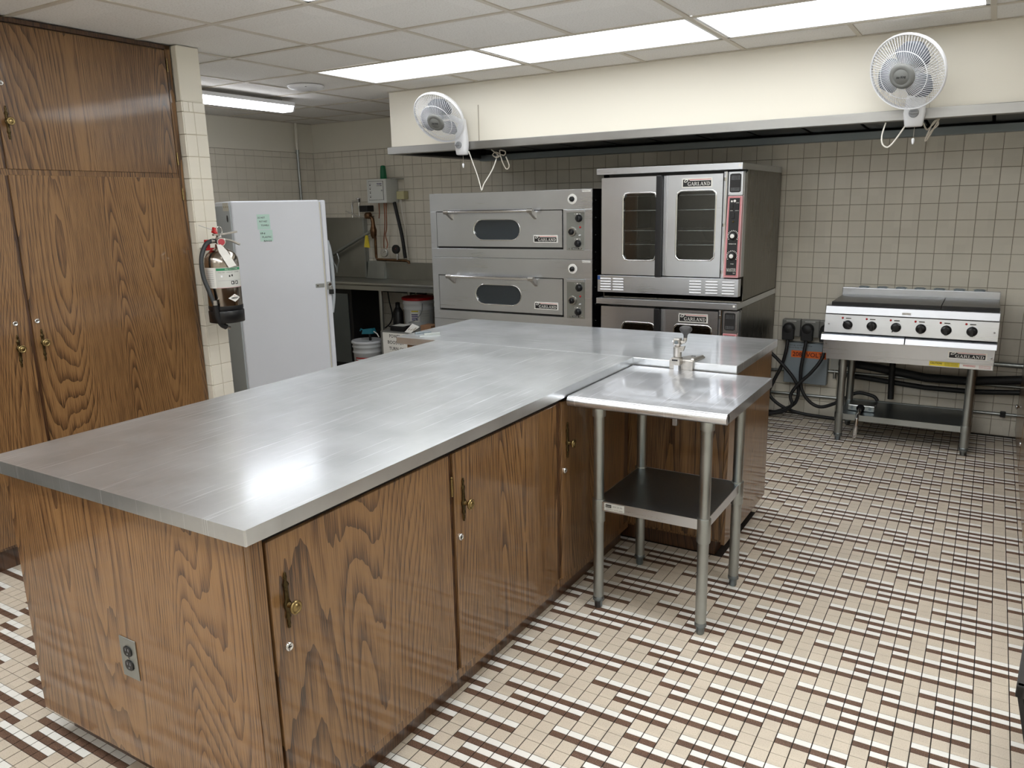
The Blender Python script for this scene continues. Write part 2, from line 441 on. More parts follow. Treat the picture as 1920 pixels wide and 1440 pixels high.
SER = {
 'G': (1.0, [[(0.92, .78, .06), (.7, .96, .09), (.45, .98, .12), (.18, .8, .2), (.1, .5, .22), (.18, .2, .2), (.45, .02, .12), (.72, .04, .09), (.84, .16, .16)], [(.84, .02, .16), (.84, .42, .16)]], [(.62, .38, 1.04, .45), (.86, .72, .94, 1.0)]),
 'A': (1.0, [[(.12, .03, .07), (.5, .98, .08)], [(.5, .98, .2), (.86, .03, .2)], [(.28, .33, .07), (.7, .33, .07)]], [(0, 0, .3, .07), (.68, 0, 1.05, .07)]),
 'R': (1.0, [[(.22, .03, .2), (.22, .97, .2)], [(.2, .95, .09), (.55, .95, .09), (.76, .82, .18), (.76, .66, .18), (.55, .5, .09), (.2, .5, .08)], [(.5, .5, .14), (.92, .03, .18)]], [(0, 0, .45, .07), (0, .93, .4, 1), (.8, 0, 1.05, .07)]),
 'L': (.85, [[(.25, .03, .2), (.25, .97, .2)], [(.25, .04, .08), (.8, .04, .08)]], [(0, 0, .5, .07), (0, .93, .5, 1), (.74, 0, .82, .3)]),
 'N': (1.05, [[(.2, .03, .08), (.2, .95, .08)], [(.2, .95, .2), (.84, .05, .2)], [(.84, .05, .08), (.84, .97, .08)]], [(0, 0, .4, .07), (0, .93, .3, 1), (.64, .93, 1.04, 1)]),
 'D': (1.0, [[(.24, .03, .2), (.24, .97, .2)], [(.22, .95, .09), (.55, .94, .1), (.82, .75, .18), (.88, .5, .2), (.82, .25, .18), (.55, .06, .1), (.22, .05, .09)]], [(0, 0, .3, .07), (0, .93, .3, 1)]),
 'M': (1.25, [[(.18, .03, .08), (.22, .95, .08)], [(.22, .95, .2), (.6, .1, .16)], [(.6, .1, .07), (1.0, .95, .08)], [(1.02, .95, .2), (1.04, .03, .2)]], [(0, 0, .36, .07), (0, .93, .3, 1), (.86, 0, 1.24, .07), (.98, .93, 1.24, 1)]),
 'S': (.8, [[(.68, .76, .07), (.58, .93, .09), (.36, .96, .1), (.16, .82, .16), (.2, .62, .2), (.58, .42, .22), (.7, .24, .18), (.55, .05, .1), (.3, .03, .09), (.12, .2, .07)]], [(.64, .7, .7, 1), (.1, 0, .16, .28)]),
 'T': (.95, [[(.46, .03, .2), (.46, .97, .2)], [(.06, .95, .08), (.88, .95, .08)]], [(.24, 0, .68, .07), (.02, .72, .09, 1), (.84, .72, .91, 1)]),
 'E': (.9, [[(.24, .03, .2), (.24, .97, .2)], [(.24, .95, .08), (.76, .95, .08)], [(.24, .52, .08), (.58, .52, .08)], [(.24, .04, .08), (.8, .04, .08)]], [(0, 0, .3, .07), (0, .93, .3, 1), (.7, .72, .77, 1), (.74, 0, .81, .3), (.54, .38, .6, .66)]),
}
def serif(mb, s, x, z, h, wid, y, mat, shear=0.0):
    tot = sum(SER[c][0] + .08 for c in s) - .08; k = wid / tot; cx = x
    fx = lambda a, b: (cx + a * k + shear * b, y, z + b * h)
    for c in s:
        adv, strokes, boxes = SER[c]
        for st in strokes:
            for i in range(len(st) - 1):
                (ax, az, aw), (bx, bz, bw) = st[i], st[i + 1]
                d = Vector((bx - ax, bz - az)); d.normalize(); n = Vector((-d.y, d.x))
                e = 0.02
                q = [(ax - d.x * e + n.x * aw / 2, az - d.y * e + n.y * aw / 2), (ax - d.x * e - n.x * aw / 2, az - d.y * e - n.y * aw / 2),
                     (bx + d.x * e - n.x * bw / 2, bz + d.y * e - n.y * bw / 2), (bx + d.x * e + n.x * bw / 2, bz + d.y * e + n.y * bw / 2)]
                mb.add([fx(*p) for p in q], [(0, 1, 2, 3)], mat)
        for (a, b, c2, d2) in boxes:
            mb.add([fx(a, b), fx(c2, b), fx(c2, d2), fx(a, d2)], [(0, 1, 2, 3)], mat)
        cx += (adv + .08) * k
def badge(x0, x1, z0, z1, y, parent, T=None):
    """maker's plate: white border, black field, serif name under a red rule and a small ring emblem"""
    m = MB(T); H = z1 - z0; W = x1 - x0
    m.box(x0, x1, y - 0.004, y, z0, z1, 'label')
    f = y - 0.0044
    m.add([(x0 + .03 * W, f, z0 + .1 * H), (x1 - .04 * W, f, z0 + .1 * H), (x1 - .04 * W, f, z0 + .72 * H), (x0 + .26 * W, f, z0 + .72 * H), (x0 + .26 * W, f, z0 + .74 * H), (x0 + .22 * W, f, z0 + .86 * H), (x0 + .03 * W, f, z0 + .86 * H)], [tuple(range(7))], 'ink')
    m.add([(x0 + .24 * W, f, z0 + .80 * H), (x1 - .04 * W, f, z0 + .80 * H), (x1 - .04 * W, f, z0 + .86 * H), (x0 + .24 * W, f, z0 + .86 * H)], [(0, 1, 2, 3)], 'redline')
    serif(m, 'GARLAND', x0 + .19 * W, z0 + .2 * H, .38 * H, .74 * W, y - 0.0048, 'label')
    # ring emblem
    pts = []; f2 = y - 0.0048; n = 18; cx, cz = x0 + .135 * W, z0 + .72 * H
    for i in range(n):
        a = 2 * PI * i / n; ca, sa = math.cos(a), math.sin(a)
        ox, oz = .075 * W * ca, .13 * H * sa; ix, iz = .05 * W * ca - .004 * W, .065 * H * sa
        t = .45
        pts.append((cx + ox * math.cos(t) - oz * .5, f2, cz + oz + ox * .45)); pts.append((cx + ix * math.cos(t) - iz * .5, f2, cz + iz + ix * .45))
    m.add(pts, [(2 * i, 2 * ((i + 1) % n), 2 * ((i + 1) % n) + 1, 2 * i + 1) for i in range(n)], 'label')
    return m.build('badge', parent)

def rrect(x0, x1, z0, z1, r):
    """rounded rectangle as function of angle from its centre (ray hit)"""
    cx, cz, hx, hz = (x0 + x1) / 2, (z0 + z1) / 2, (x1 - x0) / 2, (z1 - z0) / 2
    def f(a):
        dx, dz = math.cos(a), math.sin(a); lo, hi = 0, hx + hz
        for _ in range(30):
            t = (lo + hi) / 2; px, pz = abs(dx * t), abs(dz * t)
            qx, qz = max(px - (hx - r), 0), max(pz - (hz - r), 0)
            inside = (px <= hx and pz <= hz and math.hypot(qx, qz) <= r) if (px > hx - r and pz > hz - r) else (px <= hx and pz <= hz)
            if inside: lo = t
            else: hi = t
        return (cx + dx * lo, cz + dz * lo)
    return f
def rpoly(f, y, n=48): return [(f(2 * PI * i / n)[0], y, f(2 * PI * i / n)[1]) for i in range(n)]

# ------------------------------------------------------------------ room shell
CEIL = 2.434; YB = 6.05; XL = -6.03; XR = 0.88; YF = -2.2
X_TALL = -3.70; SOF_Y = 4.79; SOF_X = -3.955

floor = thing('floor', None, None, (0, 0, 0))
struct(floor)
MB().box(XL - .1, XR + .1, YF - .1, YB + .1, -0.12, -0.0015, 'grout_f').build('floor_bed', floor)
P = 0.0508; FX = -0.22 * P; FY = 0.33 * P
def kind_at(i, j):
    r = j % 6; c = i % 12
    if r == 0: return 4 <= c < 8
    if r == 5: return c >= 6 or c < 2
    if r == 4: return 7 <= c < 10
    if r == 3: return c == 11 or c < 8
    if r == 2: return c in (8, 9) or c < 5
    return c >= 9 or c < 3
def blocked(x, y):
    if -2.36 < x < -1.42 and 1.16 < y < 3.6: return True
    if -2.66 < x < -.94 and 3.34 < y < 3.94: return True
    if x < -3.78 and y < 2.72: return True
    if x > .27 and y > 2.4: return True
    if -3.78 < x < -2.43 and y > 5.1: return True
    if -2.3 < x < -1.35 and y > 5.1: return True
    return False
g = 0.0009; gx = 0.0016
def chamfer_tile(mb, x0, x1, y0, y1, z0, z1, ch, mat):
    vs = [(x0, y0, z0), (x1, y0, z0), (x1, y1, z0), (x0, y1, z0), (x0, y0, z1 - ch), (x1, y0, z1 - ch), (x1, y1, z1 - ch), (x0, y1, z1 - ch),
          (x0 + ch, y0 + ch, z1), (x1 - ch, y0 + ch, z1), (x1 - ch, y1 - ch, z1), (x0 + ch, y1 - ch, z1)]
    fs = [(8, 9, 10, 11)] + [(a, b, b + 4, a + 4) for a, b in ((0, 1), (1, 2), (2, 3), (3, 0))] + [(4, 5, 9, 8), (5, 6, 10, 9), (6, 7, 11, 10), (7, 4, 8, 11)]
    mb.add(vs, fs, mat)
cells = []
for i in range(int((XL) / P) - 1, int(XR / P) + 2):
    for j in range(int(YF / P) - 1, int(YB / P) + 1):
        x0 = i * P + FX; y0 = j * P + FY
        if x0 < XL or x0 + P > XR or y0 + P > YB or y0 < YF: continue
        if blocked(x0 + P / 2, y0 + P / 2): continue
        if kind_at(i, j):
            cells.append((x0 + gx, x0 + P - gx, y0 + g, y0 + P / 2 - g * .8, 'f_brown'))
            cells.append((x0 + gx, x0 + P - gx, y0 + P / 2 + g * .8, y0 + P - g, 'f_white'))
        else: cells.append((x0 + gx, x0 + P - gx, y0 + g, y0 + P - g, 'f_beige'))
def vis(c):
    u, v, d = project((c[0] + c[1]) / 2, (c[2] + c[3]) / 2, 0)
    if not (0 < u < 1920 and 0 < v < 1440): return None
    # hidden behind the island?
    t = 1.6 / (1.6 - .914); x, y = (c[0] + c[1]) / 2, (c[2] + c[3]) / 2
    xi, yi = x / 1.6 * .686, y / 1.6 * .686
    if -2.455 < xi < -1.345 and 1.06 < yi < 3.98: return None
    if -2.73 < xi < -.874 and 3.25 < yi < 3.98: return None
    for z in (.1, .3, .5, .7):
        k = (1.6 - z) / 1.6
        if -2.41 < x * k < -1.37 and 1.09 < y * k < 3.9: return None
        if -2.7 < x * k < -.9 and 3.27 < y * k < 3.9: return None
    return d
order = sorted([(vis(c), n) for n, c in enumerate(cells) if vis(c) is not None])
near = set(n for d, n in order[:300])
rest = MB(); proto = {}
for n, c in enumerate(cells):
    if n in near:
        key = (c[4], round(c[3] - c[2], 4))
        if key not in proto:
            mb = MB(); hx = (c[1] - c[0]) / 2; hy = (c[3] - c[2]) / 2
            chamfer_tile(mb, -hx, hx, -hy, hy, -0.004, 0, 0.0007, c[4])
            o = mb.build('floor_tile', floor); proto[key] = o
        else:
            o = proto[key].copy(); col.objects.link(o)
        o.location = ((c[0] + c[1]) / 2, (c[2] + c[3]) / 2, 0)
    else:
        rest.add([(c[0], c[2], -.003), (c[1], c[2], -.003), (c[1], c[3], -.003), (c[0], c[3], -.003), (c[0], c[2], 0), (c[1], c[2], 0), (c[1], c[3], 0), (c[0], c[3], 0)],
                 [(4, 5, 6, 7), (0, 1, 5, 4), (1, 2, 6, 5), (2, 3, 7, 6), (3, 0, 4, 7)], c[4])
ro = rest.build('floor_tiles_beyond', floor); ro['kind'] = 'stuff'

# wall tiles: shared tile meshes set on each wall
WP = 0.1105; tg = 0.0012
def wtile_mesh(w_, h_, mat='wtile'):
    mb = MB(); hw, hh = w_ / 2 - tg, h_ / 2 - tg; ch = 0.0018
    vs = [(-hw, 0, -hh), (hw, 0, -hh), (hw, 0, hh), (-hw, 0, hh), (-hw, -.004, -hh), (hw, -.004, -hh), (hw, -.004, hh), (-hw, -.004, hh),
          (-hw + ch, -.006, -hh + ch), (hw - ch, -.006, -hh + ch), (hw - ch, -.006, hh - ch), (-hw + ch, -.006, hh - ch)]
    fs = [(8, 9, 10, 11)] + [(a, b, b + 4, a + 4) for a, b in ((0, 1), (1, 2), (2, 3), (3, 0))] + [(4, 5, 9, 8), (5, 6, 10, 9), (6, 7, 11, 10), (7, 4, 8, 11)]
    return vs, fs
def tile_wall(parent, u0, u1, phase, T, visible, z_top=2.155, limit=300, rows=None, mat='wtile', restname='wall_tiles_beyond', allstuff=False):
    """tiles in a local frame: face -y, u along x; T maps the frame into the room"""
    L_ = []
    k0 = math.floor((u0 - phase) / WP); k1 = math.ceil((u1 - phase) / WP)
    for k in range(k0, k1):
        a = max(u0, phase + k * WP); b = min(u1, phase + (k + 1) * WP)
        if b - a < .02: continue
        for r in range(20):
            z0 = r * WP + .002; z1 = z0 + WP
            if z0 > z_top - .02: continue
            z1 = min(z1, z_top)
            if rows and not rows(r): continue
            L_.append(((a + b) / 2, (z0 + z1) / 2, b - a, z1 - z0))
    sc = []
    for n, (x, z, w_, h_) in enumerate(L_):
        q = T @ Vector((x, 0, z)); s = visible(q)
        if s is not None: sc.append((s, n))
    sc.sort(); pick = set() if allstuff else set(n for s, n in sc[:limit])
    cache = {}; R = MB(); base = T.to_3x3().to_4x4()
    for n, (x, z, w_, h_) in enumerate(L_):
        vs, fs = wtile_mesh(w_, h_)
        if n in pick:
            key = (round(w_, 3), round(h_, 3))
            if key not in cache:
                mb = MB(base); mb.add(vs, fs, mat); o = mb.build('wall_tile', None); o.parent = parent; cache[key] = o
            else: o = cache[key].copy(); col.objects.link(o)
            o.location = T @ Vector((x, 0, z)) - Vector(parent.location)
        else: R.add([T @ (Vector(v) + Vector((x, 0, z))) for v in vs], fs, mat)
    if R.v: o = R.build(restname, parent); o['kind'] = 'stuff'

def in_frame(q, m=0):
    u, v, d = project(*q); return (-m < u < 1920 + m and -m < v < 1440 + m and d > 0), d
wall_back = struct(thing('wall_back', None, None))
MB().box(XL - .1, XR + .1, YB, YB + .1, 0, CEIL, 'paint').build('plaster', wall_back)
MB().box(XL, XR, YB - .0035, YB - .0002, 0, 2.157, 'grout_w').build('grout', wall_back)
def vis_back(q):
    ok, d = in_frame(q)
    if not ok: return None
    u, v, _ = project(*q)
    if 805 < u < 1125 and v > 355: return None
    if 1123 < u < 1466 and v > 312: return None
    if 733 < u and v < 290 - .0697 * (u - 733) + 22: return None
    if u < 628 and v > 372: return None
    if v > 640 and u < 1400: return None
    return d
tile_wall(wall_back, XL, XR, -1.326, Matrix.Translation((0, YB - .001, 0)), vis_back)
wall_left = struct(thing('wall_left', None, None))
MB().box(XL - .1, XL, YF, YB, 0, CEIL, 'paint').build('plaster', wall_left)
MB().box(XL + .0002, XL + .0035, 2.86, YB, 0, 2.157, 'grout_w').build('grout', wall_left)
TL = Matrix.Translation((XL + .001, 0, 0)) @ Matrix.Rotation(PI / 2, 4, 'Z')      # local x -> world y, -y -> +x
tile_wall(wall_left, 2.87, YB - .01, YB, TL, lambda q: (in_frame(q)[1] if (in_frame(q)[0] and q.z > 1.55 and q.y > 3.9) else None))
# partition behind the tall cabinets with its tiled end
part_w = struct(thing('wall_partition', None, None))
MB().box(XL, -3.666, 2.772, 2.90, 0, CEIL, 'paint').build('plaster', part_w)
MB().box(-3.72, -3.663, 2.769, 2.900, 0, 2.162, 'grout_p').build('grout', part_w)
zj = [2.162, 2.110]
while zj[-1] > .05: zj.append(max(zj[-1] - .1125, 0.0))
for r in range(len(zj) - 1):
    z1, z0 = zj[r], zj[r + 1]
    ys = [(2.767, 2.832), (2.832, 2.903)] if r else [(2.767, 2.802), (2.802, 2.828), (2.828, 2.903)]
    for (a, b) in ys:
        mb = MB(); c = .001
        mb.hexa([(-3.672, a + c, z0 + c), (-3.660, a + c, z0 + c), (-3.660, b - c, z0 + c), (-3.672, b - c, z0 + c),
                 (-3.672, a + c, z1 - c), (-3.660, a + c, z1 - c), (-3.660, b - c, z1 - c), (-3.672, b - c, z1 - c)], 'wtile')
        mb.build('end_tile', part_w, bevel=.0025, seg=2)
    MB().box(-3.71, -3.662, 2.7605, 2.768, z0 + .001, z1 - .001, 'wtile').build('edge_tile', part_w, bevel=.003, seg=2)
MB().box(-3.71, -3.664, 2.764, 2.902, 2.163, CEIL - .001, 'paint').build('plaster_cap', part_w, bevel=.006)
# walls outside the frame, for bounce light and reflections
for nm, b in dict(wall_right=(XR, XR + .1, YF, YB), wall_front=(XL, XR, YF - .1, YF)).items():
    o = MB().box(b[0], b[1], b[2], b[3], 0, CEIL, 'paint_soffit').build(nm, None, loc=((b[0] + b[1]) / 2, (b[2] + b[3]) / 2, 0)); struct(o)

# ceiling: boards and bars on a 0.61 m grid
ceiling = struct(thing('ceiling', None, None, (0, 0, CEIL)))
MB().box(XL - .1, XR + .1, YF - .1, YB + .1, CEIL + .12, CEIL + .2, 'paint').build('slab', ceiling)
CX0 = -0.10; CY0 = 3.195; G = 0.61
def cells_1d(p0, lo, hi):
    k = math.floor((lo - p0) / G); out = []
    while p0 + k * G < hi:
        a, b = max(lo, p0 + k * G), min(hi, p0 + (k + 1) * G)
        if b - a > .03: out.append((a, b, k))
        k += 1
    return out
xs = cells_1d(CX0, XL, XR); ys = cells_1d(CY0, YF, YB)
LIGHTS = []     # (x index of left board, y index)
for kx in (-6, -4, -2): LIGHTS.append((kx, 1))
for kx in (-4, -2, 0): LIGHTS.append((kx, -2))
for kx in (-6, -4, -2): LIGHTS.append((kx, -5))
LIGHTS.append((-2, -8)); LIGHTS.append((-6, -8))
lightcells = set((kx + d, ky) for kx, ky in LIGHTS for d in (0, 1))
cache = {}
rj = random.Random(3)
for a, b, kx in xs:
    for c, d, ky in ys:
        if (kx, ky) in lightcells: continue
        if c > SOF_Y - .02 and a > SOF_X: continue
        if kx == -7 and c < -5: continue
        dd = d
        key = (round(b - a, 3), round(dd - c, 3))
        if key not in cache:
            mb = MB(); hx = (b - a) / 2 - .008; hy = (dd - c) / 2 - .008
            mb.box(-hx, hx, -hy, hy, 0.0, .016, 'ceil'); o = mb.build('ceiling_board', None); o.parent = ceiling; cache[key] = o
        else: o = cache[key].copy(); col.objects.link(o)
        o.location = ((a + b) / 2, (c + dd) / 2, .003 + rj.random() * .002)
        o.rotation_euler = (rj.uniform(-.002, .002), rj.uniform(-.002, .002), 0)
for a, b, kx in xs:
    if a < XL + .01: continue
    m = MB(); run = None
    for c, d, ky in ys:
        if c > SOF_Y - .02 and a > SOF_X: continue
        if any(kx == lx + 1 and ky == ly for lx, ly in LIGHTS): continue
        m.box(a - .012, a + .012, c, d, CEIL - .001, CEIL + .004, 'tbar')
    m.build('grid_bar', ceiling)
for c, d, ky in ys:
    if c > YF + .01:
        MB().box(XL, XR if c < SOF_Y else SOF_X, c - .012, c + .012, CEIL - .0014, CEIL + .0036, 'tbar').build('grid_bar', ceiling)
# wall angles
MB().box(XL, SOF_X, YB - .02, YB, CEIL - .002, CEIL + .003, 'tbar').build('wall_angle', ceiling)
MB().box(XL, XL + .02, 2.86, YB, CEIL - .002, CEIL + .003, 'tbar').build('wall_angle', ceiling)
MB().box(SOF_X, XR, SOF_Y - .02, SOF_Y, CEIL - .002, CEIL + .003, 'tbar').build('wall_angle', ceiling)

LAB = {(-6, 1): 'long glowing ceiling light panel, leftmost of the row in front of the white soffit',
       (-4, 1): 'long glowing ceiling light panel in the middle of the row in front of the soffit',
       (-2, 1): 'long glowing ceiling light panel, rightmost of the row, nearest the right wall fan',
       (-4, -2): 'ceiling light panel whose corner just shows at the top edge above the wall end'}
for kx, ky in LIGHTS:
    x0 = CX0 + kx * G; y0 = CY0 + ky * G
    lab = LAB.get((kx, ky)) or 'ceiling light panel above the camera, %s, %s row from the soffit row' % ({-6: 'leftmost', -4: 'second from left', -2: 'third from left', 0: 'rightmost'}[kx], {-2: 'first', -5: 'second', -8: 'third'}[ky])
    t = thing('ceiling_light', lab, 'light', (x0 + G, y0 + G / 2, CEIL), 'recessed ceiling light panels')
    m = MB()
    e = .014
    for (a, b, c, d) in ((x0 + e, x0 + 2 * G - e, y0 + e, y0 + e + .016), (x0 + e, x0 + 2 * G - e, y0 + G - e - .016, y0 + G - e),
                         (x0 + e, x0 + e + .016, y0 + e, y0 + G - e), (x0 + 2 * G - e - .016, x0 + 2 * G - e, y0 + e, y0 + G - e)):
        m.box(a, b, c, d, CEIL + .002, CEIL + .012, 'tbar_w')
    m.box(x0 + e, x0 + 2 * G - e, y0 + e, y0 + G - e, CEIL + .08, CEIL + .085, 'tbar_w')
    m.build('frame', t)
    MB().box(x0 + e + .014, x0 + 2 * G - e - .014, y0 + e + .014, y0 + G - e - .014, CEIL + .010, CEIL + .014, 'glow_soffit' if ky == 1 else 'glow').build('diffuser', t)

# soffit over the hood (part of the room)
soffit = struct(thing('wall_soffit', None, None, (SOF_X, SOF_Y, 2.04)))
MB().box(SOF_X, XR, SOF_Y, SOF_Y + .02, 2.02, CEIL + .1, 'paint_soffit').build('face_panel', soffit)
MB().box(SOF_X, SOF_X + .02, SOF_Y + .02, YB, 2.02, CEIL + .1, 'paint_soffit').build('end_panel', soffit)
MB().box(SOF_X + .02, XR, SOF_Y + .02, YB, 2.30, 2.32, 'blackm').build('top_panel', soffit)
MB().box(-3.165, -3.158, SOF_Y - .003, SOF_Y, 2.045, 2.285, 'cordg').build('seam_strip', soffit)
MB().box(-.352, -.349, SOF_Y - .0015, SOF_Y, 2.045, 2.2, 'tbar').build('seam_strip', soffit)

# ------------------------------------------------------------------ range hood
hood = thing('range_hood', 'long stainless steel exhaust hood band with dark open underside below the white soffit', 'hood', (SOF_X, SOF_Y, 1.99))
MB().box(SOF_X - .02, XR, SOF_Y - .03, SOF_Y + .03, 1.99, 2.043, 'hood_steel').build('front_band', hood, bevel=.003)
MB().box(SOF_X - .02, SOF_X + .03, SOF_Y + .03, YB - .01, 1.99, 2.043, 'hood_steel').build('side_band', hood, bevel=.003)
MB().box(SOF_X + .03, XR, YB - .11, YB - .01, 1.98, 2.03, 'steel_dark').build('rear_gutter', hood, bevel=.003)
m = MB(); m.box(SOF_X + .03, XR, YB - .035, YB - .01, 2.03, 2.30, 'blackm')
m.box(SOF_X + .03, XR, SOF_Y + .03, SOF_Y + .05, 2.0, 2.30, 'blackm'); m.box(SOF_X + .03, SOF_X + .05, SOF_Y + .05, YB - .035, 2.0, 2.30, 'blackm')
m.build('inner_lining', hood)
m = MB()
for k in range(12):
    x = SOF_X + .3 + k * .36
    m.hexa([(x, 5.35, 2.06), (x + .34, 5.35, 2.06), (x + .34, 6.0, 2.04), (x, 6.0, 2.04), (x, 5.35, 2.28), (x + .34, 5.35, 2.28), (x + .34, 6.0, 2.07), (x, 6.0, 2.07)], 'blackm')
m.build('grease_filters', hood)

# ------------------------------------------------------------------ door hardware
def knob_pull(parent, T, zk, zt, zb, x, y=0.0):
    """antique brass backplate (turned beads) with a round knob; frame faces -y"""
    m = MB(T)
    prof = [(0.001, zb), (.0045, zb + .002), (.003, zb + .006), (.0055, zb + .012), (.0045, zb + .018), (.0035, zb + .022), (.006, zb + .027), (.0085, zb + .031), (.0065, zb + .036), (.0055, zb + .045),
            (.0065, zk - .012), (.011, zk - .004), (.0115, zk), (.011, zk + .004), (.0065, zk + .012), (.0058, zt - .048), (.0065, zt - .036), (.0088, zt - .032), (.0062, zt - .027), (.0035, zt - .022),
            (.0048, zt - .016), (.0056, zt - .011), (.003, zt - .006), (.0042, zt - .002), (.001, zt)]
    prof = sorted(prof, key=lambda p: p[1])
    m.lathe(prof, (x, y - .003, 0), (0, 0, 1), 'brass_dark', 12, 1.0, .6)
    pl = m.build('handle', parent)
    k = MB(T); k.lathe([(.0075, 0), (.006, .008), (.0062, .012), (.012, .016), (.0165, .019), (.0175, .022), (.0165, .026), (.0125, .027), (.012, .0255), (.0095, .0255), (.009, .0275), (.006, .0285), (.0005, .029)], (x + .0, y - .008, zk), (0, -1, 0), 'brass', 22)
    k.build('knob', pl)
def lock(parent, T, x, z, y=0.0):
    m = MB(T); m.lathe([(.0115, 0), (.0115, .004), (.010, .007), (.0075, .0075), (.0072, .0065), (.0005, .0065)], (x, y, z), (0, -1, 0), 'chrome', 20)
    m.box(x - .004, x + .004, y - .0072, y - .006, z - .0012, z + .0012, 'ink')
    m.build('lock', parent)
def hinge(parent, T, x, z, y=0.0):
    m = MB(T)
    m.cyl((x, y - .004, z - .028), (x, y - .004, z + .028), .004, 'brass', 8); m.lathe([(.0015, 0), (.005, .004), (.0015, .008)], (x, y - .004, z + .028), (0, 0, 1), 'brass', 8)
    m.build('hinge', parent)

def FX_(x0, y0=0.0): return Matrix.Translation((x0, y0, 0)) @ Matrix.Rotation(PI / 2, 4, 'Z')   # faces +x ; local x = world y

# ------------------------------------------------------------------ tall cabinet on the left
tall = thing('tall_cabinet', 'tall dark oak storage cabinet with four doors reaching the ceiling beside the tiled wall end', 'cabinet', (-4.0, 1.85, 0))
MB().box(-4.32, -3.722, .96, 2.755, .115, 2.425, 'wood').build('body', tall)
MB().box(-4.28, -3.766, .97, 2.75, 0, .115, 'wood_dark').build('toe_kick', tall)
T = FX_(-3.70)
m = MB(T)     # face frame showing between and around the doors
m.box(2.728, 2.757, 0.004, .022, .115, 2.43, 'wood'); m.box(.96, 2.757, 0.004, .022, 2.412, 2.43, 'wood_dark'); m.box(1.84, 1.875, .008, .022, .115, 2.412, 'wood_dark')
m.box(.97, 2.728, .006, .022, 1.772, 1.802, 'wood'); m.box(.97, 2.728, .008, .022, .115, .13, 'wood')
m.build('face_frame', tall)
for (x0, x1, z0, z1, nm) in ((1.872, 2.722, 1.80, 2.405, 'u'), (1.872, 2.730, .127, 1.776, 'l'), (.985, 1.858, 1.80, 2.405, 'ul'), (.985, 1.856, .127, 1.776, 'll')):
    d = MB(T).box(x0, x1, -.001, .004 + .012, z0, z1, 'wood').build('door', tall, bevel=.0025)
    if nm == 'u': knob_pull(d, T, 1.999, 2.064, 1.924, 1.902, -.001); lock(d, T, 1.898, 2.157, -.001); hinge(d, T, 2.727, 2.33); hinge(d, T, 2.727, 1.87)
    if nm == 'l': knob_pull(d, T, 1.030, 1.092, .944, 1.905, -.001); lock(d, T, 1.893, 1.130, -.001); hinge(d, T, 2.735, 1.69); hinge(d, T, 2.735, .3)
    if nm == 'ul': knob_pull(d, T, 1.999, 2.064, 1.924, 1.800, -.001)
    if nm == 'll': knob_pull(d, T, 1.018, 1.08, .932, 1.797, -.001); lock(d, T, 1.798, 1.131, -.001)

# ------------------------------------------------------------------ island: long run and cross run
isl = thing('island_cabinet', 'long dark oak island cabinet with brass-knobbed doors and an outlet on its near end', 'cabinet', (-1.9, 2.1, 0))
MB().box(-2.405, -1.381, 1.092, 3.262, .085, .872, 'wood').build('body', isl)
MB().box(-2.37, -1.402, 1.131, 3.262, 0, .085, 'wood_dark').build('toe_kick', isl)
MB().box(-2.411, -1.384, 1.075, 1.092, .089, .873, 'wood_lit').build('end_panel', isl, bevel=.001)
T = FX_(-1.36)
m = MB(T)
m.box(1.075, 1.112, .003, .021, .085, .872, 'wood'); m.box(1.112, 3.26, .003, .021, .082, .116, 'wood')
m.box(1.112, 3.26, .012, .021, .852, .872, 'gap')
for a, b in ((1.832, 1.862), (2.536, 2.582), (3.20, 3.262)): m.box(a, b, .010, .021, .116, .853, 'wood_dark')
m.build('face_frame', isl)
for n, (x0, x1) in enumerate(((1.120, 1.836), (1.860, 2.539), (2.580, 3.20))):
    d = MB(T).box(x0, x1, 0, .018, .112, .855, 'wood').build('door', isl, bevel=.002)
    xk = x0 + .045
    knob_pull(d, T, .680, .764, .618, xk if n else 1.165)
    lock(d, T, 1.158 if n == 0 else x0 + .022, .572)
    if n == 0: hinge(d, T, 1.843, .75)
# outlet on the end panel
o = MB(); o.hexa([(-1.933, 1.071, .361), (-1.862, 1.071, .361), (-1.862, 1.075, .361), (-1.933, 1.075, .361), (-1.933, 1.071, .480), (-1.862, 1.071, .480), (-1.862, 1.075, .480), (-1.933, 1.075, .480)], 'galv')
pl_ = o.build('outlet_plate', isl, bevel=.0015)
m = MB()
for zc in (.442, .400):
    f = rrect(-1.9145, -1.8805, zc - .0145, zc + .0145, .012); m.prism(rpoly(f, 1.0705, 24)[::-1], (0, -.0025, 0), 'black')
    for dx in (-.006, .006): m.box(-1.8975 + dx - .001, -1.8975 + dx + .001, 1.0674, 1.068, zc + .001, zc + .009, 'grey')
    m.cyl((-1.8975, 1.068, zc - .007), (-1.8975, 1.0674, zc - .007), .0022, 'grey', 8)
m.cyl((-1.8975, 1.0705, .421), (-1.8975, 1.069, .421), .003, 'chrome', 8)
m.build('sockets', pl_)

crs = thing('island_cross_cabinet', 'dark oak cabinet forming the cross run of the island behind the small steel table', 'cabinet', (-1.8, 3.6, 0))
MB().box(-2.68, -.92, 3.287, 3.955, .085, .872, 'wood').build('body', crs)
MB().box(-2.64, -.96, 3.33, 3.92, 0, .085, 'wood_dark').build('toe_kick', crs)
MB().box(-.918, -.900, 3.268, 3.992, .083, .872, 'wood').build('end_panel', crs, bevel=.001)
MB().box(-1.38, -.92, 3.272, 3.287, .10, .868, 'wood').build('door', crs, bevel=.002)
MB().box(-2.66, -2.44, 3.272, 3.287, .10, .868, 'wood').build('door', crs, bevel=.002)

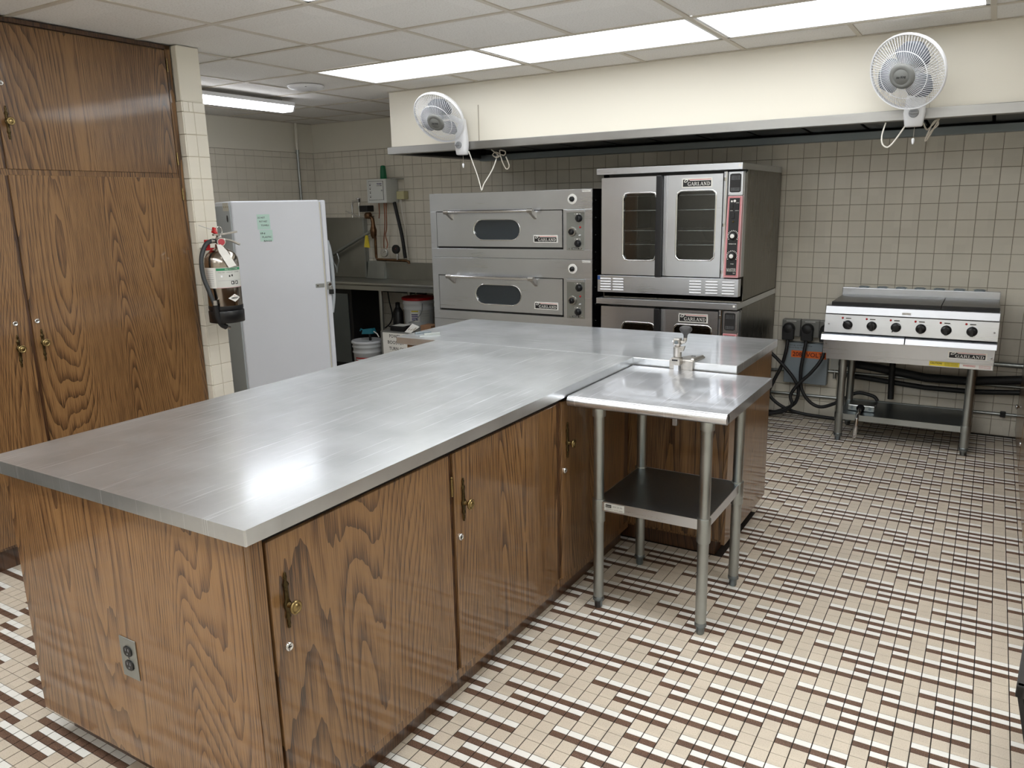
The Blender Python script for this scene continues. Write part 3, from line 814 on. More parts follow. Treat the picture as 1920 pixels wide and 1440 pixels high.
top = thing('worktop', 'continuous T-shaped stainless steel worktop covering the whole oak island', 'worktop', (-1.9, 2.2, .874))
TT, TB = .914, .875
pts = [(-2.455, 1.054), (-1.345, 1.054), (-1.345, 3.2546), (-2.455, 3.2546)]
MB().prism([(x, y, TB) for x, y in pts], (0, 0, TT - TB), 'counter').build('top_panel', top, bevel=.005, seg=3)
MB().box(-2.73, -.874, 3.2554, 3.988, TB, TT, 'counter2').build('top_panel', top, bevel=.003, seg=3)

# two small latch bars lying on the cross run
for (x, y, mat, nm, lab) in ((-2.655, 3.40, 'black', 'latch_bar', 'small dark metal bar lying on the left end of the island worktop'), (-2.575, 3.375, 'white', 'latch_bar', 'small pale metal bracket lying on the left end of the island worktop')):
    m = MB(); a = .9
    ux, uy = math.cos(a), math.sin(a); L2, W2 = .045, (.008 if mat == 'black' else .006)
    def q(s, t, z): return (x + ux * s - uy * t, y + uy * s + ux * t, z)
    hz = .914 + (.012 if mat == 'black' else .014)
    m.hexa([q(-L2, -W2, .914), q(L2, -W2, .914), q(L2, W2, .914), q(-L2, W2, .914), q(-L2, -W2, hz), q(L2, -W2, hz), q(L2, W2, hz), q(-L2, W2, hz)], 'steel_dark' if mat == 'black' else 'galv')
    if mat == 'white':
        m.hexa([q(-L2 - .03, -.02, .914), q(-L2, -.02, .914), q(-L2, W2, .914), q(-L2 - .03, W2, .914), q(-L2 - .03, -.02, .918), q(-L2, -.02, .918), q(-L2, W2, .918), q(-L2 - .03, W2, .918)], 'galv')
    ob = m.build(nm, None, bevel=.0015, loc=(x, y, .914)); tag(ob, lab, 'bracket')

# ------------------------------------------------------------------ small stainless work table
tb = thing('work_table', 'small stainless steel work table with a lower shelf standing in the corner of the island', 'table', (-1.01, 2.85, 0))
x0, x1 = -1.338, -.722; yf, yb = 2.595, 3.236
m = MB()
prof = []      # front roll in the y-z plane, then flat top and rear drop
for i in range(15):
    a = PI / 2 + i / 14 * 1.25 * PI
    prof.append((yf + .005 + .020 * math.cos(a), .860 + .020 * math.sin(a)))
outer = [(yb, .88)] + prof
th = .0018
rings = [[(x, y, z) for (y, z) in outer] for x in (x0, x1)]
m.rings([rings[0], rings[1]], 'table_steel', True, False, False, closed=False)
for x in (x0, x1):       # closed ends of the roll
    n = 16; c = [(x, yf + .005 + .020 * math.cos(2 * PI * i / n), .86 + .02 * math.sin(2 * PI * i / n)) for i in range(n)]
    m.add(c, [tuple(range(n))], 'table_steel')
m.box(x0, x1, yf + .005, yb, .8765, .8798, 'table_steel')
m.box(x0, x0 + .002, yf + .01, yb, .842, .8765, 'table_steel'); m.box(x1 - .002, x1, yf + .01, yb, .842, .8765, 'table_steel'); m.box(x0, x1, yb - .002, yb, .842, .8765, 'table_steel')
m.build('tabletop', tb)
LX = (-1.2265, -.8035 + .0); LY = (2.636, 3.075)
for xx in LX:
    for yy in LY:
        l = MB(); l.cyl((xx, yy, .035), (xx, yy, .84), .0205, 'galv', 20); leg = l.build('leg', tb)
        MB().lathe([(.0255, 0), (.026, .003), (.026, .034), (.0245, .037)], (xx, yy, .803), (0, 0, 1), 'galv', 20).build('socket', leg)
        MB().lathe([(.0245, 0), (.0255, .003), (.0255, .092), (.0245, .095)], (xx, yy, .373), (0, 0, 1), 'galv', 20).build('collar', leg)
        MB().lathe([(.012, 0), (.015, .004), (.0165, .030), (.0225, .034), (.0225, .046), (.0205, .050)], (xx, yy, 0), (0, 0, 1), 'steel_dark', 16).build('foot', leg)
m = MB(); sx0, sx1, sy0, sy1 = LX[0] - .008, LX[1] + .010, LY[0] - .012, LY[1] + .008
m.box(sx0, sx1, sy0, sy1, .460, .463, 'steel_dark')
sh = m.build('shelf', tb)
m = MB()
m.box(sx0, sx1, sy0 - .002, sy0, .424, .4635, 'steel'); m.box(sx0, sx1, sy1, sy1 + .002, .424, .4635, 'steel'); m.box(sx0 - .002, sx0, sy0, sy1, .424, .4635, 'steel'); m.box(sx1, sx1 + .002, sy0, sy1, .424, .4635, 'steel')
m.build('shelf_edge', sh)
m = MB(); yy = sy0 - .003; m.box(-1.196, -1.112, yy - .0006, yy, .430, .459, 'label_grey')
m.box(-1.190, -1.166, yy - .0010, yy - .0006, .443, .455, 'ink'); text_on(m, 'REGENCY', -1.188, .446, .005, yy - .0013, 'label_grey', w=.020)
text_on(m, '24 X 24', -1.160, .447, .006, yy - .0010, 'ink', w=.026); text_on(m, 'SS', -1.130, .447, .006, yy - .0010, 'ink', w=.010); text_on(m, 'stainless work table', -1.188, .435, .004, yy - .001, 'ink', w=.07)
m.build('maker_label', tb)

# ------------------------------------------------------------------ bench can opener clamped to the worktop
co = thing('can_opener', 'cast metal bench can opener with black knob clamped on the island worktop edge', 'can opener', (-1.12, 3.25, .914))
m = MB()
m.box(-1.168, -1.062, 3.238, 3.252, .872, .922, 'nickel')
m.hexa([(-1.150, 3.245, .914), (-1.058, 3.245, .914), (-1.050, 3.375, .914), (-1.120, 3.375, .914), (-1.150, 3.245, .924), (-1.058, 3.245, .924), (-1.050, 3.375, .921), (-1.120, 3.375, .921)], 'nickel')
m.hexa([(-1.076, 3.245, .924), (-1.060, 3.245, .924), (-1.052, 3.37, .921), (-1.066, 3.37, .921), (-1.074, 3.25, .932), (-1.062, 3.25, .932), (-1.054, 3.36, .928), (-1.064, 3.36, .928)], 'nickel')
m.cyl((-1.09, 3.33, .92), (-1.09, 3.33, .926), .012, 'chrome', 14)
m.build('clamp_base', co, bevel=.002)
MB().box(-1.139, -1.117, 3.212, 3.232, .628, .95, 'steel').build('shaft', co, bevel=.002)
m = MB(); m.box(-1.147, -1.109, 3.203, 3.242, .905, .937, 'nickel'); m.box(-1.144, -1.118, 3.2025, 3.2035, .923, .930, 'black'); m.build('shaft_guide', co, bevel=.003)
m = MB(); m.lathe([(.017, 0), (.018, .004), (.0175, .038), (.019, .044), (.012, .047)], (-1.127, 3.225, .938), (0, 0, 1), 'nickel', 20)
m.hexa([(-1.118, 3.214, .958), (-1.100, 3.216, .966), (-1.100, 3.230, .966), (-1.118, 3.236, .958), (-1.118, 3.214, .984), (-1.092, 3.216, .989), (-1.092, 3.230, .989), (-1.118, 3.236, .984)], 'nickel')
m.cyl((-1.127, 3.225, .98), (-1.127, 3.225, 1.0), .012, 'nickel', 16)
m.build('cutter_body', co, bevel=.001)
m = MB(); m.box(-1.143, -1.113, 3.210, 3.242, .992, 1.020, 'nickel'); m.cyl((-1.128, 3.2105, 1.004), (-1.128, 3.206, 1.004), .008, 'steel_dark', 16); m.cyl((-1.143, 3.226, 1.005), (-1.150, 3.226, 1.005), .004, 'chrome', 10)
m.build('gear_housing', co, bevel=.003)
m = MB(); m.tube([(-1.113, 3.23, 1.003), (-1.100, 3.232, 1.006), (-1.097, 3.232, 1.012), (-1.096, 3.232, 1.028)], .008, 'nickel', 10)
m.build('crank', co)
m = MB(); m.lathe([(.008, 0), (.0085, .010), (.011, .016), (.020, .024), (.0265, .032), (.0275, .038), (.025, .045), (.017, .050), (.0005, .052)], (-1.096, 3.232, 1.024), (0.03, 0, 1), 'tarp', 22)
m.build('knob', co)

# ------------------------------------------------------------------ double deck oven
def ring_dial(m, x, z, y, r=.018, big=False):
    m.lathe([(r, 0), (r, .004), (r * .8, .010), (r * .72, .022), (r * .6, .024), (.0005, .024)], (x, y, z), (0, -1, 0), 'black', 18)
    m.box(x - r * .14, x + r * .14, y - .030, y - .010, z - r * .85, z + r * .85, 'black')
dk = thing('deck_oven', 'double-deck stainless steel pizza oven with oval door windows and bar handles', 'oven', (-3.11, 5.5, 0))
DX0, DX1, DY = -3.818, -2.408, 5.05
def deck(zo, name, first):
    # shell of one deck: zo = z of its top edge
    zb = zo - .488
    m = MB(); m.box(DX0 + .004, DX1 - .004, DY + .03, 5.93, zb, zo, 'blackm')
    m.box(DX1 - .004, DX1, DY + .02, 5.93, zb, zo, 'blackm')
    for k in range(4): m.cyl((DX1, DY + .06 + .0, zb + .05 + k * .12), (DX1 + .003, DY + .06, zb + .05 + k * .12), .004, 'chrome', 8)
    b = m.build('body', dk)
    y0, y1 = DY, DY + .03
    dz1, dz0 = zo - .137, zo - .420
    m = MB(); DXa, DXb = -3.760, -2.640; PXa, PXb = -2.608, -2.466
    m.box(DX0, DX1, y0, y1, dz1, zo - .001, 'steel'); m.box(DX0, DX1, y0, y1, zb + .001, dz0, 'steel')
    m.box(DX0, DXa, y0, y1, dz0, dz1, 'steel'); m.box(DXb + .004, DX1, y0, y1, dz0, dz1, 'steel')
    m.build('front_frame', dk, bevel=.001)
    MB().box(DXa, DXb + .004, y0 + .018, y1, dz0, dz1, 'blackm').build('door_recess', dk)
    cz = zo - .278; xa, xb = -3.402, -2.998
    hole = rrect(xa, xb, cz - .073, cz + .073, .0729)
    d = MB().holed(DXa + .006, DXb - .004, dz0 + .016, dz1 - .006, hole, y0 - .002, y0 + .016, 'steel', 'chrome', 64).build('door', dk)
    m = MB(); m.prism(rpoly(rrect(xa, xb, cz - .072, cz + .072, .0719), y0 + .010, 48)[::-1], (0, -.003, 0), 'glass_dark'); m.build('window', d)
    # bevelled rim around the window
    m = MB(); n = 48; o1 = rpoly(rrect(xa - .012, xb + .006, cz - .082, cz + .078, .079), y0 - .0025, n); o2 = rpoly(rrect(xa - .006, xb + .003, cz - .077, cz + .075, .075), y0 - .006, n); o3 = rpoly(rrect(xa, xb, cz - .072, cz + .072, .0719), y0 + .004, n)
    m.rings([o1, o2, o3], 'chrome', True, False, False); m.build('window_rim', d)
    # handle
    m = MB(); zh = zo - .142
    m.cyl((-3.60, y0 - .075, zh), (-2.875, y0 - .075, zh), .0125, 'chrome', 18)
    hd = m.build('handle', d)
    for xx, s in ((-3.605, 1), (-2.865, 1)):
        m = MB(); m.cyl((xx - .022, y0 - .075, zh), (xx + .022, y0 - .075, zh), .0165, 'nickel', 18)
        m.hexa([(xx - .012, y0 - .080, zh - .014), (xx + .012, y0 - .080, zh - .014), (xx + .012, y0, zh - .062), (xx - .012, y0, zh - .062), (xx - .012, y0 - .068, zh + .014), (xx + .012, y0 - .068, zh + .014), (xx + .012, y0, zh - .012), (xx - .012, y0, zh - .012)], 'nickel')
        m.build('handle_bracket', hd, bevel=.002)
    badge(-2.878, -2.680, dz0 + .050, dz0 + .103, y0 - .002, d)
    # control panel
    pz1, pz0 = zo - .137, zo - .424
    m = MB(); m.box(PXa, PXb, y0 - .003, y0, pz0, pz1, 'galv'); m.box(PXa, PXb, y0 - .012, y0 - .003, pz1 - .022, pz1 - .004, 'steel')
    cp = m.build('control_panel', dk, bevel=.0008)
    y = y0 - .003
    for (xx, zz, mm) in ((-2.522, zo - .170, 'ink'), (-2.522, zo - .345, 'ink')):
        q = MB(); q.box(xx - .022, xx + .022, y - .0006, y, zz - .004, zz + .004, 'label'); q.box(xx - .018, xx - .008, y - .0010, y - .0006, zz - .0025, zz + .0025, 'ink'); q.box(xx + .006, xx + .018, y - .0010, y - .0006, zz - .0025, zz + .0025, 'ink'); q.build('dial_label', cp)
    for (xx, zz, r) in ((-2.510, zo - .200, .027), (-2.518, zo - .375, .026)):
        q = MB(); ring_dial(q, xx, zz, y, r); q.build('dial', cp)
    q = MB(); q.lathe([(.034, 0), (.034, .004), (.031, .008), (.030, .014)], (-2.563, y, zo - .293), (0, -1, 0), 'nickel', 24); ring_dial(q, -2.563, zo - .293, y - .012, .022); q.build('thermostat_dial', cp)
    q = MB(); q.lathe([(.007, 0), (.007, .003), (.0005, .004)], (-2.500, y, zo - .262), (0, -1, 0), 'red', 12); q.lathe([(.005, 0), (.005, .006), (.0035, .02)], (-2.500, y, zo - .318), (0, -1, 0), 'white', 10); q.build('pilot_lamp', cp)
    q = MB(); q.box(-2.567, -2.508, y - .0007, y, pz0 + .008, pz0 + .019, 'ink'); text_on(q, 'GARLAND', -2.562, pz0 + .011, .005, y - .001, 'label', w=.045); q.cyl((-2.585, y, pz0 + .012), (-2.585, y - .003, pz0 + .012), .005, 'chrome', 10); q.cyl((-2.488, y, pz0 + .012), (-2.488, y - .003, pz0 + .012), .005, 'chrome', 10); q.build('rating_plate', cp)
    # upper temperature dial
    q = MB(); q.lathe([(.036, 0), (.036, .002), (.033, .003)], (-2.563, y0, zo - .067), (0, -1, 0), 'label', 28); q.build('dial_plate', dk)
    q = MB(); ring_dial(q, -2.563, zo - .067, y0 - .003, .019); q.lathe([(.004, 0), (.004, .003)], (-2.535, y0, zo - .118), (0, -1, 0), 'chrome', 8); q.build('temperature_dial', dk)
    q = MB(); q.box(-2.485, -2.420, y0 - .0008, y0, zo - .020, zo - .006, 'label'); text_on(q, 'PREHEAT', -2.482, zo - .016, .006, y0 - .0012, 'ink', w=.058); q.build('label_strip', dk)
deck(1.698, 'upper', True); deck(1.209, 'lower', False)
MB().box(DX0, DX1, DY, DY + .03, .10, .720, 'steel').build('stand_front', dk)
m = MB(); m.box(DX0 + .01, DX1 - .01, DY + .03, 5.93, .10, .720, 'blackm'); m.build('stand', dk)
for xx in (DX0 + .06, DX1 - .06):
    for yy in (DY + .08, 5.85): MB().cyl((xx, yy, 0), (xx, yy, .10), .022, 'galv', 14).build('leg', dk)

# ------------------------------------------------------------------ stacked convection ovens
def conv_oven(label, zt, feet):
    """zt = top of the cap; 0.825 m tall module"""
    X0, X1, Y0, Y1 = -2.304, -1.345, 4.98, 5.97
    t = thing('convection_oven', label, 'oven', ((X0 + X1) / 2, 5.5, zt - .86), 'stacked convection ovens')
    cap = MB().box(-2.326, -1.347, Y0 - .035, Y1 + .01, zt - .040, zt, 'steel').build('top_cap', t, bevel=.002)
    q = MB(); q.box(-1.372, -1.357, Y0 - .0356, Y0 - .035, zt - .024, zt - .010, 'label'); q.build('cap_label', cap)
    zb = zt - .866
    m = MB()   # shell with a real cavity
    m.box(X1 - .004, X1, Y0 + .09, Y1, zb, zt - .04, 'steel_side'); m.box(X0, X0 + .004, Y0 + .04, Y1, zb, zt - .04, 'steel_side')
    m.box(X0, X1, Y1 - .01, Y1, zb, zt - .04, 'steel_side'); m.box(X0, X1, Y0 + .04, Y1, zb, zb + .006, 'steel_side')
    m.build('body', t)
    CX0_, CX1_ = X0 + .04, -1.475
    m = MB(); cy0, cy1, cz0, cz1 = Y0 + .05, Y1 - .20, zt - .70, zt - .075
    m.box(CX0_, CX1_, cy1, cy1 + .01, cz0, cz1, 'cavity'); m.box(CX0_, CX0_ + .01, cy0, cy1, cz0, cz1, 'cavity'); m.box(CX1_ - .01, CX1_, cy0, cy1, cz0, cz1, 'cavity')
    m.box(CX0_, CX1_, cy0, cy1, cz0 - .01, cz0, 'cavity'); m.box(CX0_, CX1_, cy0, cy1, cz1, cz1 + .01, 'cavity')
    m.lathe([(.17, 0), (.17, .01), (.06, .02), (.0005, .02)], ((CX0_ + CX1_) / 2 + .18, cy1, (cz0 + cz1) / 2), (0, -1, 0), 'cavity', 28)
    m.build('oven_cavity', t)
    m = MB(); m.box(X0, X1 + .0, Y0 + .036, Y0 + .05, zt - .062, zt - .04, 'blackm'); m.box(X0, CX0_, Y0 + .036, Y0 + .05, cz0 - .01, zt - .04, 'blackm'); m.box(CX1_, -1.452, Y0 + .030, Y0 + .05, cz0 - .01, zt - .04, 'blackm'); m.box(X0, CX1_, Y0 + .036, Y0 + .05, zt - .713, cz0, 'blackm')
    m.build('door_surround', t)
    # racks
    for zr in (.155, .25, .383, .475, .60):
        if zr in (.155, .60) : pass
        q = MB(); z = zt - zr - .03
        for yy in (cy0 + .03, cy0 + .03 + .5): q.tube([(CX0_ + .02, yy, z), (CX1_ - .02, yy, z)], .0035, 'chrome', 6)
        for k in range(15):
            xx = CX0_ + .03 + k * .052
            q.tube([(xx, cy0 + .025, z + .004), (xx, cy0 + .54, z + .004)], .002, 'chrome', 5)
        q.build('rack', t)
    q = MB()
    for xx in (CX0_ + .016, CX1_ - .016):
        for yy in (cy0 + .05, cy0 + .45): q.tube([(xx, yy, cz0 + .01), (xx, yy, cz1 - .01)], .003, 'chrome', 6)
    q.build('rack_guides', t)
    # doors: left closed flush, right with its flanged edge
    def door(xa, xb, wx0, wx1, wz0, wz1, nm):
        hole = rrect(wx0, wx1, wz0, wz1, .028)
        d = MB().holed(xa, xb, zt - .705, zt - .060, hole, Y0, Y0 + .034, 'steel', 'chrome', 56).build('door', t)
        m = MB(); n = 56
        m.rings([rpoly(rrect(wx0 - .009, wx1 + .009, wz0 - .009, wz1 + .009, .034), Y0 - .0005, n), rpoly(rrect(wx0 - .004, wx1 + .004, wz0 - .004, wz1 + .004, .030), Y0 - .005, n), rpoly(rrect(wx0, wx1, wz0, wz1, .028), Y0 + .004, n)], 'chrome', True, False, False)
        m.build('window_rim', d)
        m = MB(); m.prism(rpoly(rrect(wx0, wx1, wz0, wz1, .028), Y0 + .014, 40)[::-1], (0, -.004, 0), 'glass'); m.build('window', d)
        return d
    dl = door(-2.304, -1.905, -2.142, -1.912, zt - .602, zt - .167, 'l')
    dr = door(-1.832, -1.475, -1.768, -1.520, zt - .595, zt - .162, 'r')
    MB().box(-1.905, -1.866, Y0 - .030, Y0 + .034, zt - .713, zt - .056, 'black').build('door_handle', dl, bevel=.006)
    m = MB(); m.box(-1.866, -1.832, Y0 + .004, Y0 + .034, zt - .705, zt - .060, 'steel_v'); m.box(-1.847, -1.832, Y0 - .006, Y0 + .004, zt - .705, zt - .060, 'steel_v'); m.build('door_flange', dr, bevel=.003)
    badge(-1.738, -1.541, zt - .140, zt - .082, Y0, dr)
    # hinge post
    m = MB(); m.box(-1.472, -1.448, Y0 + .012, Y0 + .09, zt - .710, zt - .05, 'steel_v'); m.box(-1.455, -1.448, Y0 - .004, Y0 + .012, zt - .70, zt - .05, 'chrome')
    for z in (zt - .095, zt - .375, zt - .67): m.cyl((-1.462, Y0 + .008, z - .010), (-1.462, Y0 + .008, z + .010), .009, 'chrome', 12)
    m.build('hinge_post', t)
    # slanted control column
    zp1, zpm, zp0 = zt - .052, zt - .195, zt - .703
    m = MB()
    m.box(-1.446, -1.347, Y0 + .025, Y0 + .09, zp0, zp1, 'steel_v')
    m.box(-1.440, -1.349, Y0 - .002, Y0 + .028, zpm, zp1, 'steel')
    m.hexa([(-1.446, Y0 - .028, zp0), (-1.349, Y0 - .028, zp0), (-1.349, Y0 + .03, zp0), (-1.446, Y0 + .03, zp0), (-1.440, Y0 - .002, zpm - .004), (-1.349, Y0 - .002, zpm - .004), (-1.349, Y0 + .03, zpm - .004), (-1.440, Y0 + .03, zpm - .004)], 'pink')
    cp = m.build('control_column', t, bevel=.002)
    sl = .026 / (zpm - zp0)
    def yy(z, off): return Y0 - .002 - (zpm - .004 - z) * sl - off
    def quad(mb, xa, xb, za, zb_, off, mat):
        mb.add([(xa, yy(za, off), za), (xb, yy(za, off), za), (xb, yy(zb_, off), zb_), (xa, yy(zb_, off), zb_)], [(0, 1, 2, 3)], mat)
    m = MB()
    f = rrect(-1.431, -1.361, zpm + .018, zp1 - .012, .008); m.prism(rpoly(f, Y0 - .0021, 32)[::-1], (0, -.0008, 0), 'ink')
    for k in range(4): text_on(m, 'WARNING DO NOT OPEN', -1.424, zp1 - .028 - k * .007, .0035, Y0 - .0034, 'grey', w=.055)
    for k in range(3): text_on(m, 'SEE OPERATION MANUAL', -1.424, zpm + .042 - k * .007, .0035, Y0 - .0034, 'grey', w=.055)
    m.build('instruction_plate', cp)
    m = MB(); za, zb_ = zp0 + .016, zpm - .016
    quad(m, -1.434, -1.357, za - .006, zb_ + .006, .0008, 'redline'); quad(m, -1.431, -1.360, za - .003, zb_ + .003, .0012, 'pink'); quad(m, -1.428, -1.363, za, zb_, .0016, 'ink')
    pn = m.build('control_panel', cp)
    m = MB()
    for (xx, zz) in ((-1.412, zpm - .068), (-1.376, zpm - .068), (-1.400, zpm - .122)): m.box(xx - .009, xx + .009, yy(zz, .008), yy(zz, 0), zz - .016, zz + .016, 'black')
    m.lathe([(.006, 0), (.006, .003), (.0005, .006)], (-1.398, yy(zpm - .16, .001), zpm - .16), (0, -1, 0), 'brass', 12)
    m.cyl((-1.395, yy(zpm - .034, 0), zpm - .034), (-1.395, yy(zpm - .034, .003), zpm - .034), .008, 'label', 14); m.cyl((-1.413, yy(zpm - .036, 0), zpm - .036), (-1.413, yy(zpm - .036, .003), zpm - .036), .006, 'label', 8)
    m.build('switches', pn)
    for zz in (zpm - .248, zpm - .372):
        m = MB()
        for k in range(15):
            a = -2.2 + k * 4.4 / 14 + PI / 2; r1_, r2_ = .029, .036; c, s = math.cos(a), math.sin(a); wv = .0018
            P4 = [(-1.394 + c * r1_ - s * wv, zz + s * r1_ + c * wv), (-1.394 + c * r1_ + s * wv, zz + s * r1_ - c * wv), (-1.394 + c * r2_ + s * wv, zz + s * r2_ - c * wv), (-1.394 + c * r2_ - s * wv, zz + s * r2_ + c * wv)]
            m.add([(x, yy(z, .0022), z) for x, z in P4], [(0, 1, 2, 3)], 'label')
        m.lathe([(.023, 0), (.023, .012), (.020, .018), (.014, .020)], (-1.394, yy(zz, .001), zz), (0, -1, 0), 'black', 22)
        m.lathe([(.013, 0), (.013, .004), (.011, .005), (.0005, .005)], (-1.394, yy(zz, .020), zz), (0, -1, 0), 'label', 18)
        m.build('dial', pn)
    m = MB(); serif(m, 'MASTER', -1.424, zp0 + .040, .020, .058, yy(zp0 + .05, .0028), 'label'); text_on(m, '200', -1.383, zp0 + .026, .007, yy(zp0 + .03, .0028), 'label', w=.014)
    text_on(m, 'TEMPERATURE', -1.420, zpm - .300, .006, yy(zpm - .30, .0024), 'label', w=.048); text_on(m, 'TIMER', -1.402, zpm - .424, .006, yy(zpm - .424, .0024), 'label', w=.022)
    text_on(m, 'COOK', -1.420, zpm - .095, .005, yy(zpm - .095, .0024), 'label', w=.016); text_on(m, 'FAN', -1.385, zpm - .048, .005, yy(zpm - .048, .0024), 'label', w=.016); text_on(m, 'LIGHTS', -1.390, zpm - .095, .005, yy(zpm - .095, .0024), 'label', w=.022)
    m.build('lettering', pn)
    # louvred lower band
    zl1, zl0 = zt - .712, zt - .826
    m = MB(); m.box(-2.328, -1.350, Y0 - .010, Y0 + .05, zl0, zl1, 'steel'); bd = m.build('lower_band', t, bevel=.002)
    for gx in (-2.305, -2.212, -1.668, -1.560, -1.452):
        m = MB()
        for k in range(5):
            z = zl1 - .022 - k * .0185
            m.hexa([(gx, Y0 - .010, z - .0085), (gx + .078, Y0 - .010, z - .0085), (gx + .078, Y0 - .009, z - .0085), (gx, Y0 - .009, z - .0085), (gx + .003, Y0 - .010, z + .0045), (gx + .075, Y0 - .010, z + .0045), (gx + .075, Y0 - .009, z + .0045), (gx + .003, Y0 - .009, z + .0045)], 'label')
            m.prism([(gx, Y0 - .0105, z - .007), (gx, Y0 - .0165, z + .000), (gx, Y0 - .0105, z + .005)], (.078, 0, 0), 'white')
        m.build('louvre', bd)
    if feet:
        for xx in (X0 + .06, X1 - .06):
            for yy_ in (Y0 + .1, Y1 - .1): MB().cyl((xx, yy_, 0), (xx, yy_, zb + .002), .025, 'galv', 14).build('leg', t)
    else:
        m = MB(); m.box(-2.328, -2.308, Y0 - .0108, Y0 - .010, zl1 - .030, zl1 - .002, 'blue'); m.build('blue_label', bd)
    return t
conv_oven('upper stainless convection oven with two windowed doors, top of the stack', 1.823, False)
conv_oven('lower stainless convection oven half hidden behind the island, under the upper one', 1.823 - .866, True)
for o_ in [o for o in col.objects if o.name.startswith('convection_oven')]: pass

# ------------------------------------------------------------------ electric griddle on its stand
gr = thing('griddle', 'stainless electric griddle with six black knobs on an open stand against the tiled wall', 'griddle', (-.4, 5.68, 0))
GX0, GX1, GY = -.892, .084, 5.42
m = MB(); m.box(GX0 + .004, GX1 - .004, GY + .03, 5.93, .60, .915, 'steel_v'); m.build('body', gr)
MB().hexa([(GX0, GY - .012, .863), (GX1, GY - .012, .863), (GX1, GY + .05, .863), (GX0, GY + .05, .863), (GX0, GY, .912), (GX1, GY, .912), (GX1, GY + .05, .918), (GX0, GY + .05, .918)], 'steel_mid').build('front_rail', gr, bevel=.003)
MB().hexa([(GX0, GY - .018, .742), (GX1, GY - .018, .742), (GX1, GY + .03, .742), (GX0, GY + .03, .742), (GX0, GY - .004, .858), (GX1, GY - .004, .858), (GX1, GY + .03, .858), (GX0, GY + .03, .858)], 'steel').build('knob_panel', gr, bevel=.001)
MB().box(GX0 + .004, GX1 - .004, GY + .005, GY + .03, .60, .862, 'blackm').build('panel_backing', gr)
kn = [-.751, -.608, -.468, -.328, -.190, -.053]
for n, kx in enumerate(kn):
    yk = GY - .010
    m = MB(); r = .030
    m.lathe([(r, 0), (r * 1.0, .006), (r * .92, .018), (r * .5, .022), (.0005, .022)], (kx, yk, .795), (0, -1, 0), 'black', 22)
    a = (2.3, PI / 2, -2.2, PI / 2, PI / 2, PI / 2)[n]; c, s = math.cos(a), math.sin(a); w_ = .008
    P4 = [(kx + c * r * 1.1 - s * .003, .795 + s * r * 1.1 + c * .003), (kx + c * r * 1.1 + s * .003, .795 + s * r * 1.1 - c * .003), (kx - c * r * .9 + s * w_, .795 - s * r * .9 - c * w_), (kx - c * r * .9 - s * w_, .795 - s * r * .9 + c * w_)]
    m.prism([(x, yk - .018, z) for x, z in P4], (0, -.016, 0), 'black')
    m.box(kx + c * r * .8 - .003, kx + c * r * .8 + .003, yk - .0205, yk - .0195, .795 + s * r * .8 - .003, .795 + s * r * .8 + .003, 'label')
    m.build('knob', gr)
    m = MB(); m.lathe([(.0065, 0), (.0065, .004), (.0005, .006)], (kx - .033, GY - .006, .838), (0, -1, 0), 'red', 12); m.build('indicator_lamp', gr)
    m = MB(); m.hexa([(kx - .016, GY - .0072, .832), (kx + .020, GY - .0072, .832), (kx + .020, GY - .005, .832), (kx - .016, GY - .005, .832), (kx - .016, GY - .0058, .842), (kx + .020, GY - .0058, .842), (kx + .020, GY - .004, .842), (kx - .016, GY - .004, .842)], 'label')
    m.box(kx - .014, kx + .018, GY - .0085, GY - .0072, .835, .840, 'ink'); m.build('dial_label', gr)
# folded front handles of the two drip trays
for (a, b) in ((-.905, -.412), (-.408, .085)):
    m = MB(); m.hexa([(a, GY - .045, .693), (b, GY - .045, .693), (b, GY - .02, .690), (a, GY - .02, .690), (a, GY - .034, .728), (b, GY - .034, .728), (b, GY - .008, .738), (a, GY - .008, .738)], 'steel' if a < -.5 else 'steel_mid'); m.build('drip_tray_front', gr, bevel=.002)
MB().box(GX0 + .004, GX1 - .004, GY + .004, GY + .03, .672, .742, 'blackm').build('tray_slot', gr)
MB().box(GX0, GX1 - .006, GY - .012, GY + .02, .600, .692, 'steel').build('lower_panel', gr, bevel=.001)
MB().box(GX0 + .02, GX1 - .006, GY + .0, GY + .03, .562, .600, 'steel').build('stand_rail', gr, bevel=.001)
for (x, z) in ((-.866, .795), (.062, .795), (-.872, .665), (.062, .640)):
    MB().lathe([(.006, 0), (.005, .004), (.0005, .006)], (x, GY - .012, z), (0, -1, 0), 'chrome', 12).build('screw', gr)
badge(-.166, .040, .624, .668, GY - .012, gr)
m = MB(); m.box(-.44, -.39, GY - .0135, GY - .011, .878, .890, 'label'); text_on(m, 'ELECTRIC', -.437, .881, .005, GY - .014, 'ink', w=.044); m.build('rail_label', gr)
m = MB(); ys_ = GY - .001
m.box(-.264, -.100, ys_ - .001, ys_, .568, .596, 'yellow'); text_on(m, 'CAUTION!', -.258, .579, .011, ys_ - .0015, 'ink', w=.064, bold=.02)
for k in range(3): text_on(m, 'DISCONNECT POWER BEFORE', -.180, .587 - k * .007, .0045, ys_ - .0015, 'ink', w=.072)
m.build('caution_label', gr)
m = MB(); m.box(-.098, .074, ys_ - .001, ys_, .566, .594, 'label'); text_on(m, 'WARNING!', -.082, .577, .011, ys_ - .0015, 'ink_red', w=.066, bold=.02)
for k in range(3): text_on(m, 'ELECTRIC SHOCK HAZARD', .004, .585 - k * .007, .0045, ys_ - .0015, 'ink_red', w=.062)
m.build('warning_label', gr)
